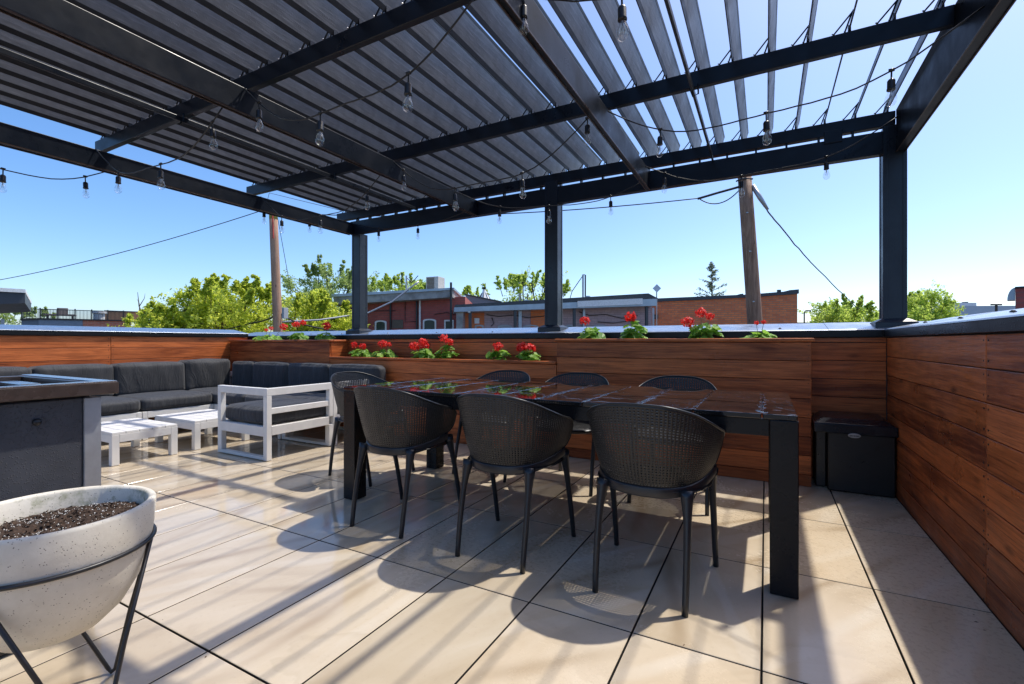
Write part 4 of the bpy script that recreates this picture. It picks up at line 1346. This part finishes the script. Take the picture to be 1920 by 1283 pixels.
def vbar(o, name, u, v0, v1, w, mat, y=-.06):
    (xa, za), (xb, zb) = zat(o, u, v0), zat(o, u, v1)
    mb = MB(); mb.box(xa - w / 2, xa + w / 2, y - .04, y + .05, zb, za); return mb.build(name, mat, o, bevel=.005)

# red painted brick house
o, L, zt = facade('brick_house', 'maroon painted brick house with stained concrete eaves, right of the left corner post', 'house', 640, 872, 17, 6, 565, d1=17.0)
wall_poly(o, 'wall', [(640, 572), (872, 556), (872, 900), (640, 900)], 5.5, MBR)
wall_poly(o, 'eaves', [(636, 559), (852, 546), (852, 560), (636, 574)], 6.5, MCON, y=-.55)
wall_poly(o, 'roof_edge', [(634, 555), (855, 543), (855, 547), (634, 560)], 6.6, MZINC, y=-.60)
win(o, 703, 725, 601, 640); win(o, 793, 818, 598, 640); win(o, 833, 851, 600, 640, arch=False)
for pts in ([(662, 585), (690, 584), (716, 583), (742, 583)], [(760, 566), (760, 604), (781, 603)], [(815, 590), (838, 586), (852, 590)]):
    q = [zat(o, u, v) for u, v in pts]
    MB().tube([(x, -.03, z) for x, z in q], .012, 5).build('wall_cable', M['cable'], o, smooth=True)
wall_poly(o, 'board_panel', [(735, 600), (756, 600), (756, 616), (735, 616)], .03, plain('weathered_board', (.13, .1, .075), .8), y=-.032)
for u in (733, 782): vbar(o, 'downpipe', u, 565, 640, .05, M['black'])
vbar(o, 'downpipe', 788, 562, 640, .06, MWHITE)
vbar(o, 'downpipe', 850, 534, 640, .07, M['black'], y=-.65)
wall_poly(o, 'roof_hatch', [(704, 547), (731, 546), (737, 556), (704, 557)], 1.0, MWHITE, y=.6)
# air conditioner on its roof
p = at(816.5, 547, 18.2); o = thing('air_conditioner', 'beige air conditioner unit standing on the maroon house roof', 'air conditioner', p, R(6))
mb = MB(); mb.box(-.27, .27, -.25, .25, .02, .55); mb.build('casing', plain('ac_beige', (.5, .47, .42), .5), o, bevel=.01)
mb = MB()
for i in range(9): mb.box(-.22, .10, -.262, -.252, .07 + .05 * i, .10 + .05 * i)
for i in range(7): mb.box(-.22 + .05 * i, -.21 + .05 * i, -.266, -.2625, .06, .52)
mb.build('grille', plain('ac_grille', (.16, .13, .1), .6), o)
mb = MB(); mb.box(-.25, -.2, -.2, .2, -.12, .019); mb.box(.2, .25, -.2, .2, -.12, .019); mb.build('feet', M['black'], o)

# long low house in the middle
o, L, zt = facade('brick_house', 'long low lilac brick house with zinc eaves behind the middle post', 'house', 852, 1222, 15.5, 6, 577, d1=16.5)
wall_poly(o, 'wall', [(858, 582), (1222, 566), (1222, 900), (858, 900)], 5, MBL)
wall_poly(o, 'painted_patch', [(872, 588), (908, 586), (908, 660), (872, 660)], .02, MOR, y=-.022)
wall_poly(o, 'painted_patch', [(995, 582), (1024, 581), (1024, 660), (995, 660)], .02, MOR, y=-.022)
wall_poly(o, 'eaves', [(851, 579), (1218, 563), (1218, 575.5), (851, 587)], 1.2, MZINC, y=-.55)
wall_poly(o, 'roof_edge', [(853, 574), (1204, 553), (1223, 563), (851, 579)], 5.4, MROOF, y=-.52)
wall_poly(o, 'light_flashing', [(1074, 567.5), (1192, 562.5), (1192, 573), (1074, 578)], .02, MWHITE, y=-.575)
for u, w in ((880, .1), (962, .09), (1070, .09), (1202, .09)): vbar(o, 'eaves_post', u, 577, 640, w, MROOF, y=-.45)
vbar(o, 'downpipe', 974, 582, 640, .11, MZINC, y=-.1); vbar(o, 'downpipe', 1093, 580, 640, .08, MZINC, y=-.1)
wall_poly(o, 'side_board', [(855, 584), (868, 584), (864, 660), (855, 660)], .05, MCON, y=-.4)
for a, b in ((890, 907), (933, 960), (980, 1010), (1060, 1078), (1112, 1136)):
    win(o, a, b, 609, 650, pane=MGREYB if b - a > 20 else MWIN, frame=MGREYB)
for pts in ([(912, 590), (935, 594), (960, 591), (990, 596), (1020, 593)], [(1085, 585), (1105, 592), (1135, 590), (1165, 597), (1195, 592)], [(1120, 604), (1150, 606), (1180, 602), (1200, 606)], [(922, 596), (926, 606), (921, 612)]):
    q = [zat(o, u, v) for u, v in pts]
    MB().tube([(x, -.035, z) for x, z in q], .014, 5).build('wall_cable', M['cable'], o, smooth=True)
mb = MB(); x, z = zat(o, 894, 602); mb.box(x - .08, x + .08, -.06, -.023, z - .09, z + .09); mb.build('meter_box', MWHITE, o, bevel=.005)
mb = MB(); x, z = zat(o, 878, 586); mb.lathe([(0, -.05), (.05, -.03), (.05, .03), (0, .05)], (x, -.5, z), 10); mb.build('lamp', MWHITE, o)
for u, v0, w in ((905, 566, .1), (1000, 556, .14), (1122, 548, .12), (1166, 553, .2)):
    (x, z), (_, z2) = zat(o, u, v0), zat(o, u, 578)
    mb = MB(); mb.lathe([(0, z), (w * .8, z - .02), (w * .8, z - .1), (w * .5, z - .11), (w * .5, z2), (0, z2)], (x, 1.2, 0), 12); mb.build('roof_vent', MZINC, o)
# grey lean-to roof and party tent behind
o, L, zt = facade('roof_shed', 'plain grey sloping shed roof between the two brick houses', 'shed', 873, 935, 21, 4, 552)
wall_poly(o, 'wall', [(873, 553), (938, 566), (938, 640), (873, 640)], 2.5, plain('grey_metal', (.2, .21, .225), .6))
wall_poly(o, 'roof_edge', [(871, 551), (940, 565), (940, 567), (871, 553.5)], 2.7, MROOF, y=-.06)
p = at(908, 570, 22); o = thing('party_tent', 'white peaked party tent top behind the low roof', 'tent', (p.x, p.y, GZ))
zb = p.z - GZ - .1; zt = at(908, 541, 22).z - GZ
n = 8; mb = MB(); vs = []; fs = []
for k, (r, h) in enumerate(((.66, 0), (.45, .16), (.27, .4), (.12, .72), (.05, .95))):
    for i in range(n): vs.append((r * math.cos(2 * PI * i / n + .4), r * math.sin(2 * PI * i / n + .4), zb + (zt - zb) * h))
for k in range(4):
    for i in range(n): fs.append((k*n + i, k*n + (i+1) % n, (k+1)*n + (i+1) % n, (k+1)*n + i))
fs.append(tuple(4*n + i for i in range(n)))
mb.add(vs, fs); mb.build('canopy', MWHITE, o)
mb = MB()
for i in range(n):
    a = 2 * PI * i / n + .4
    mb.tube([(r * 1.02 * math.cos(a), r * 1.02 * math.sin(a), zb + (zt - zb) * h + .01) for r, h in ((.66, 0), (.45, .16), (.27, .4), (.12, .72))], .014, 5)
mb.tube([(0, 0, zt - .05), (0, 0, zt + .05)], [.06, .09], 8)
for a in (.4, 2.0, 3.5, 5.1): mb.tube([(.62 * math.cos(a), .62 * math.sin(a), 0), (.62 * math.cos(a), .62 * math.sin(a), zb)], .025, 6)
mb.build('ribs', M['black'], o)

# orange brick wall building
o, L, zt = facade('brick_house', 'orange brick building with dark roof flashing behind the leaning pole', 'house', 1222, 1495, 18, 6, 565, d1=17.2)
wall_poly(o, 'wall', [(1220, 566), (1495, 550), (1495, 900), (1220, 900)], 6, MBO)
wall_poly(o, 'roof_edge', [(1218, 560.5), (1404, 552.5), (1478, 546.5), (1479, 544.5), (1496.5, 543), (1496.5, 551), (1479, 552.5), (1404, 558), (1218, 567)], 6.1, MROOF, y=-.07)
wall_poly(o, 'roof_vent', [(1467, 541), (1473, 541), (1473, 550), (1467, 550)], .12, M['black'], y=.4)
wall_poly(o, 'roof_vent', [(1395, 549), (1402, 548), (1402, 556), (1395, 556)], .3, MROOF, y=.5)
vbar(o, 'downpipe', 1224, 578, 640, .07, MZINC, y=-.12)
mb = MB(); x, z = zat(o, 1229, 594); mb.box(x - .07, x + .07, -.16, -.02, z - .1, z + .08); mb.build('meter_box', M['black'], o, bevel=.01)
# diamond road sign seen from behind
p = at(1231.5, 541, 17); o = thing('road_sign', 'blank grey back of a diamond shaped sign on a thin pole', 'sign', (p.x, p.y, GZ), YAW)
zc = p.z - GZ
MB().tube([(0, .02, 0), (0, .02, zc + .05)], .022, 8).build('pole', M['greypost'], o)
q = .155
mb = MB(); mb.add([(q, 0, zc), (0, 0, zc + q), (-q, 0, zc), (0, 0, zc - q), (q, -.012, zc), (0, -.012, zc + q), (-q, -.012, zc), (0, -.012, zc - q)], [(0,1,2,3),(7,6,5,4),(0,4,5,1),(1,5,6,2),(2,6,7,3),(3,7,4,0)])
mb.build('panel', plain('sign_back', (.5, .55, .62), .4, .3), o)

# roof masts
def mast(label, u, v0, d, arms):
    p = at(u, v0, d); o = thing('roof_mast', label, 'mast', (p.x, p.y, GZ), YAW, 'thin masts behind the houses')
    mb = MB(); H = p.z - GZ
    mb.tube([(0, 0, 0), (0, 0, H)], .045, 8); mb.build('pole', M['greypost'], o)
    if arms:
        mb = MB()
        for a in arms: mb.tube([Vector((a[0], 0, H + a[1])), Vector((a[2], 0, H + a[3]))], a[4] if len(a) > 4 else .02, 6)
        mb.build('arms', M['beam'], o)
mast('twin pole mast with a slack cable right of the middle post', 1093, 515, 24, [(.12, -.02, .12, -1.6, .04), (0, 0, .12, -.02), (0, -.05, -.55, -.85), (-.55, -.85, -.75, -1.5)])
mast('pale mast between trees left of the middle post', 974, 525, 24, [(.18, -.1, .2, -1.4, .03), (.18, -.3, .62, -.3), (.62, -.15, .82, -1.3, .035)])
mast('crooked thin mast above the maroon house roof', 762, 517, 24, [(0, -.1, .3, -.35), (.3, -.35, .6, .0), (-.2, .1, -.25, -.6)])

# right side: low shed, lamp, far flats, chimney
o, L, zt = facade('low_shed', 'low grey shed roof between the orange brick wall and the round tree', 'shed', 1490, 1545, 24, 3, 607)
wall_poly(o, 'wall', [(1490, 607), (1545, 607), (1545, 700), (1490, 700)], 3, plain('shed_grey', (.2, .19, .18), .8))
wall_poly(o, 'roof_edge', [(1488, 605), (1547, 605), (1547, 608), (1488, 608)], 3.2, MROOF, y=-.08)
p = at(1508, 583, 22); o = thing('street_lamp', 'small thin street lamp right of the orange brick wall', 'street lamp', (p.x, p.y, GZ), YAW)
H = p.z - GZ; mb = MB(); mb.tube([(0, 0, 0), (0, 0, H - .1), (.05, 0, H), (.15, 0, H)], [.04, .03, .025, .02], 7); mb.build('pole', M['black'], o)
mb = MB(); mb.box(.08, .3, -.05, .05, H - .03, H + .03); mb.build('lamp_head', M['black'], o, bevel=.01)
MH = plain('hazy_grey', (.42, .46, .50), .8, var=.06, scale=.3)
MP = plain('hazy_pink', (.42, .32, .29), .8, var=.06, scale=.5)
o, L, zt = facade('apartment_block', 'pale grey flat roofed block far away at the right', 'building', 1775, 1960, 62, 10, 574)
wall_poly(o, 'wall', [(1775, 574), (1960, 573), (1960, 592), (1775, 592)], 10, MH)
wall_poly(o, 'lower_wall', [(1772, 592.3), (1960, 592.3), (1960, 700), (1772, 700)], 10.3, MP, y=-.3)
wall_poly(o, 'roof_house', [(1804, 568), (1816, 566), (1852, 566), (1852, 574), (1804, 574)], 5, MH, y=1.5)
for u in (1818, 1841): wall_poly(o, 'roof_vent', [(u - 2.5, 563.5), (u + 2, 563.5), (u + 2, 567), (u - 2.5, 567)], .6, MROOF, y=2)
wall_poly(o, 'parapet', [(1782, 570), (1800, 570), (1800, 575), (1782, 575)], 3, MGREYB, y=.4)
for u in (1796, 1826, 1872): win(o, u - 8, u + 8, 596, 604, y=-.34, arch=False)
p = at(1868, 571, 40); o = thing('far_pole', 'short dark utility pole in front of the far pale block', 'utility pole', (p.x, p.y, GZ), YAW)
H = p.z - GZ; mb = MB(); mb.tube([(0, 0, 0), (0, 0, H)], .09, 7); mb.build('pole', M['bark'], o); mb = MB(); mb.box(-.45, .45, -.06, .06, H - .08, H + .04); mb.build('crossarm', M['bark'], o)
p = at(1925, 600, 7.0); o = thing('chimney', 'brown chimney with a curved grey metal hood at the right edge', 'chimney', (p.x, p.y, 0), YAW - math.atan((1905 - 960) / FPX))
za, zb = at(1912, 538, 7).z, 0
mb = MB(); mb.box(-.115, .25, 0, .35, -1.0, za - .02); mb.build('stack', MBR, o)
mb = MB(); pl = [(-.115, za)] + [(-.115 - .085 * math.sin(R(10 * i)) , za - .185 + .185 * math.cos(R(10 * i))) for i in range(10)] + [(-.117, za - .185)]
mb.extr(pl, 'y', .02, .33); mb.build('hood', MZINC, o)
mb = MB(); mb.box(-.12, .27, -.02, .37, za - .019, za + .01); mb.build('cap', M['black'], o)

# left side
o, L, zt = facade('flat_roof_house', 'dark flat roof overhang with white edge at the left border', 'house', -217, 47, 9.6, 4, 548, d1=11.0)
wall_poly(o, 'roof', [(-217, 533), (47, 548), (47, 568.5), (-217, 580)], 4.5, plain('dark_soffit', (.045, .05, .06), .5))
wall_poly(o, 'roof_edge', [(-218, 527), (48, 543), (48, 549.5), (-218, 536)], 4.6, MWHITE, y=-.05)
wall_poly(o, 'wall', [(-217, 576), (-30, 571), (-30, 900), (-217, 900)], 3.0, MSLATE, y=.6)
vbar(o, 'brace', 3, 598, 640, .06, MGREYB, y=.3)
o, L, zt = facade('terrace_house', 'slate and brick house with railed roof terrace beyond the left wall', 'house', 40, 240, 19.4, 6, 598, d1=21.5)
wall_poly(o, 'wall', [(40, 600), (72, 598), (72, 800), (40, 800)], 5, MSLATE)
wall_poly(o, 'wall', [(72.3, 598), (155, 600), (155, 800), (72.3, 800)], 5, plain('slate_siding_b', (.16, .2, .25), .6), y=-.02)
wall_poly(o, 'brick_wall', [(155.3, 600.5), (240, 602), (240, 800), (155.3, 800)], 5, brickmat('rust_brick', (.55, .16, .09), (.45, .13, .08), (.42, .25, .18)))
wall_poly(o, 'roof_edge', [(38, 598.5), (72, 596.5), (242, 600.5), (242, 602.5), (72, 599.5), (38, 601)], 5.2, M['black'], y=-.06)
wall_poly(o, 'timber_screen', [(190, 578), (262, 581), (262, 601), (190, 600)], .2, plain('timber', (.55, .26, .12), .7), y=2.2)
wall_poly(o, 'screen_cap', [(189, 577), (263, 580), (263, 581.5), (189, 578.5)], .3, MROOF, y=2.15)
mb = MB()
x0, z0 = zat(o, 40, 598); x1, z1 = zat(o, 236, 600)
zr = zat(o, 60, 578.5)[1]
n = 74
for i in range(n + 1):
    x = x0 + (x1 - x0) * i / n; r = .022 if i % 12 == 0 else .0085
    mb.box(x - r, x + r, .1 - r, .1 + r, z0 - .08, zr + (.04 if i % 12 == 0 else 0))
mb.box(x0, x1, .08, .12, zr - .03, zr); mb.box(x0, x1, .085, .115, z0 + .02, z0 + .04)
mb.build('railing', M['black'], o)
x, z = zat(o, 183, 600); mb = MB(); mb.lathe([(0, .40), (.28, .37), (.28, .28), (.2, .27), (.2, -.1), (0, -.1)], (x, .9, z + .05), 16); mb.build('roof_vent', MWHITE, o)
x, z = zat(o, 106, 597)
mb = MB(); mb.box(x - .5, x + .5, .8, 1.4, z + .16, z + .22)
for k in (-.4, .4): mb.box(x + k - .03, x + k + .03, 1.05, 1.11, z - .2, z + .155)
mb.box(x - .1, x + .25, 1.0, 1.2, z + .225, z + .5); mb.build('roof_furniture', plain('roof_furn', (.25, .2, .17), .7), o)

# ------------------------------------------------------------------ utility poles and wires
MPOLE = wood('pole_wood', 'z', (.2, .11, .07), (.44, .27, .18), rough=.8)
def pole(label, ut, vt, ub, vb, d, r0, r1, band=False):
    a, b = at(ut, vt, d), at(ub, vb, d)
    k = (GZ - b.z) / (a.z - b.z); g_ = b + (a - b) * k
    o = thing('utility_pole', label, 'utility pole', g_)
    A = a - g_
    mb = MB(); n = 10
    mb.tube([A * (i / n) for i in range(n + 1)], [r1 + (r0 - r1) * i / n for i in range(n + 1)], 18)
    mb.build('shaft', MPOLE, o, smooth=True)
    return o, A, d
o, A, d = pole('weathered leaning wooden utility pole behind the tall planter at the right', 1396, 331, 1416, 612, 11.0, .148, .19)
mb = MB()
for z in (.55, .67, .8, .9): mb.tube([A * z + Vector((0, -.19, 0)), A * z + Vector((.02, -.15, 0))], .016, 8)
mb.build('bolts', M['greypost'], o)
mb = MB(); mb.tube([A + Vector((.17, -.02, -.25)), A + Vector((.32, -.02, -.55)), A + Vector((.48, -.02, -.85))], [.05, .055, .03], 10); mb.build('insulator', M['greypost'], o, smooth=True)
mb = MB(); mb.tube([A + Vector((-.17, -.05, -.10)), A + Vector((-.05, -.2, -.10)), A + Vector((.17, -.05, -.10))], .02, 6); mb.build('strap', M['black'], o)
o2, A2, d2 = pole('thin brown utility pole with a yellow banded top at the left', 512, 392, 520.5, 606, 14.0, .115, .155)
mb = MB(); mb.tube([A2 * .965, A2 * .999], [.1195, .118], 18); mb.build('band', plain('yellow_mark', (.36, .31, .06), .6, var=.5, scale=10), o2, smooth=True)
mb = MB(); mb.tube([A2 * .90 + Vector((.09, -.09, 0)), A2 * .99 + Vector((.085, -.085, 0))], .02, 6); mb.build('red_mark', plain('red_mark', (.5, .05, .03), .6), o2)
mb = MB(); mb.box(.12, .22, -.2, -.05, at(520, 592, 14).z - GZ - .1, at(520, 592, 14).z - GZ + .22); mb.build('junction_box', MGREYB, o2, bevel=.01)
def wire(label, pts, r, sag=0, n=24, mat='cable', kink=0):
    P_ = [Vector(p) for p in pts]
    o = thing('power_line', label, 'cable', P_[0], 0, 'overhead lines')
    rs = random.Random(len(label)); out = []
    for a, b in zip(P_[:-1], P_[1:]):
        for i in range(n):
            t = i / n; q = a.lerp(b, t); q.z -= 4 * sag * t * (1 - t)
            if kink: q.z += rs.uniform(-kink, kink)
            out.append(q - P_[0])
    out.append(P_[-1] - P_[0])
    mb = MB(); mb.tube(out, r, 6); mb.build('cable', M[mat] if isinstance(mat, str) else mat, o, smooth=True)
wire('long slack wire from the left border up to the thin pole', [at(-160, 548, 20), at(497, 393, 14)], .013, .35)
wire('wire between the two utility poles passing behind the middle post', [at(512, 398, 14), at(1310, 372, 11.3), at(1392, 350, 11)], .013, .25)
wire('thick spliced end of the wire at the leaning pole', [at(1308, 373, 11.2), at(1345, 362, 11.1), at(1388, 350, 11)], .028, 0, 6)
wire('crooked wire slanting down right from the leaning pole', [at(1420, 368, 10.9), at(1452, 412, 12), at(1520, 492, 15), at(1610, 580, 20)], .017, .02, 8, kink=.02)
wire('thin guy wire on the right side of the thin pole', [at(519, 400, 14), at(548, 560, 15)], .008)
wire('black cable drooping left from the foot of the thin pole', [at(520, 590, 14), at(470, 606, 14), at(380, 622, 14)], .022, .05)
wire('grey conduit rising from the thin pole to the maroon house roof', [at(525, 604, 14), at(600, 600, 14.6), at(690, 587, 15.6), at(735, 566, 15.8), at(785, 528, 16.2)], .03, 0, 8, mat='greypost')
wire('black cable drooping right from the thin pole behind the geraniums', [at(525, 587, 14), at(560, 606, 14), at(640, 622, 14.4)], .022, .03)
wire('pair of thin wires crossing the sky gap above the left beam', [at(497, 393, 14), at(505, 362, 13), at(640, 395, 9)], .006)

# ------------------------------------------------------------------ camera, light, sky
cam = bpy.data.cameras.new('camera'); co = bpy.data.objects.new('camera', cam); COL.objects.link(co)
cam.sensor_width = 36; cam.lens = FPX / 1920 * 36; cam.clip_end = 800; cam.clip_start = .02
co.location = (0, 0, EYE); co.rotation_euler = (R(90), 0, YAW)
sc.camera = co
sd = Vector((.29, .414, 1)).normalized()
el = math.asin(sd.z); az = math.atan2(sd.x, sd.y)
sun = bpy.data.lights.new('sun', 'SUN'); sun.energy = 2.5; sun.angle = R(.8); sun.color = (1, .95, .87)
so = bpy.data.objects.new('sun', sun); COL.objects.link(so)
so.rotation_euler = sd.to_track_quat('Z', 'Y').to_euler()
wd = bpy.data.worlds.new('World'); sc.world = wd; wd.use_nodes = True
nt = wd.node_tree; bg = nt.nodes['Background']
sky = nt.nodes.new('ShaderNodeTexSky'); sky.sky_type = 'NISHITA'; sky.sun_disc = False
sky.sun_elevation = el; sky.sun_rotation = az; sky.altitude = 30; sky.air_density = .68; sky.dust_density = 1.6; sky.ozone_density = 1.0
hs = nt.nodes.new('ShaderNodeHueSaturation'); hs.inputs['Saturation'].default_value = 1.28
nt.links.new(sky.outputs[0], hs.inputs['Color']); nt.links.new(hs.outputs[0], bg.inputs[0]); bg.inputs[1].default_value = .15
sc.view_settings.view_transform = 'Standard'; sc.view_settings.look = 'None'
sc.view_settings.exposure = 0.88; sc.view_settings.gamma = 1
sc.cycles.max_bounces = 10; sc.cycles.transparent_max_bounces = 12
sc.cycles.use_denoising = True
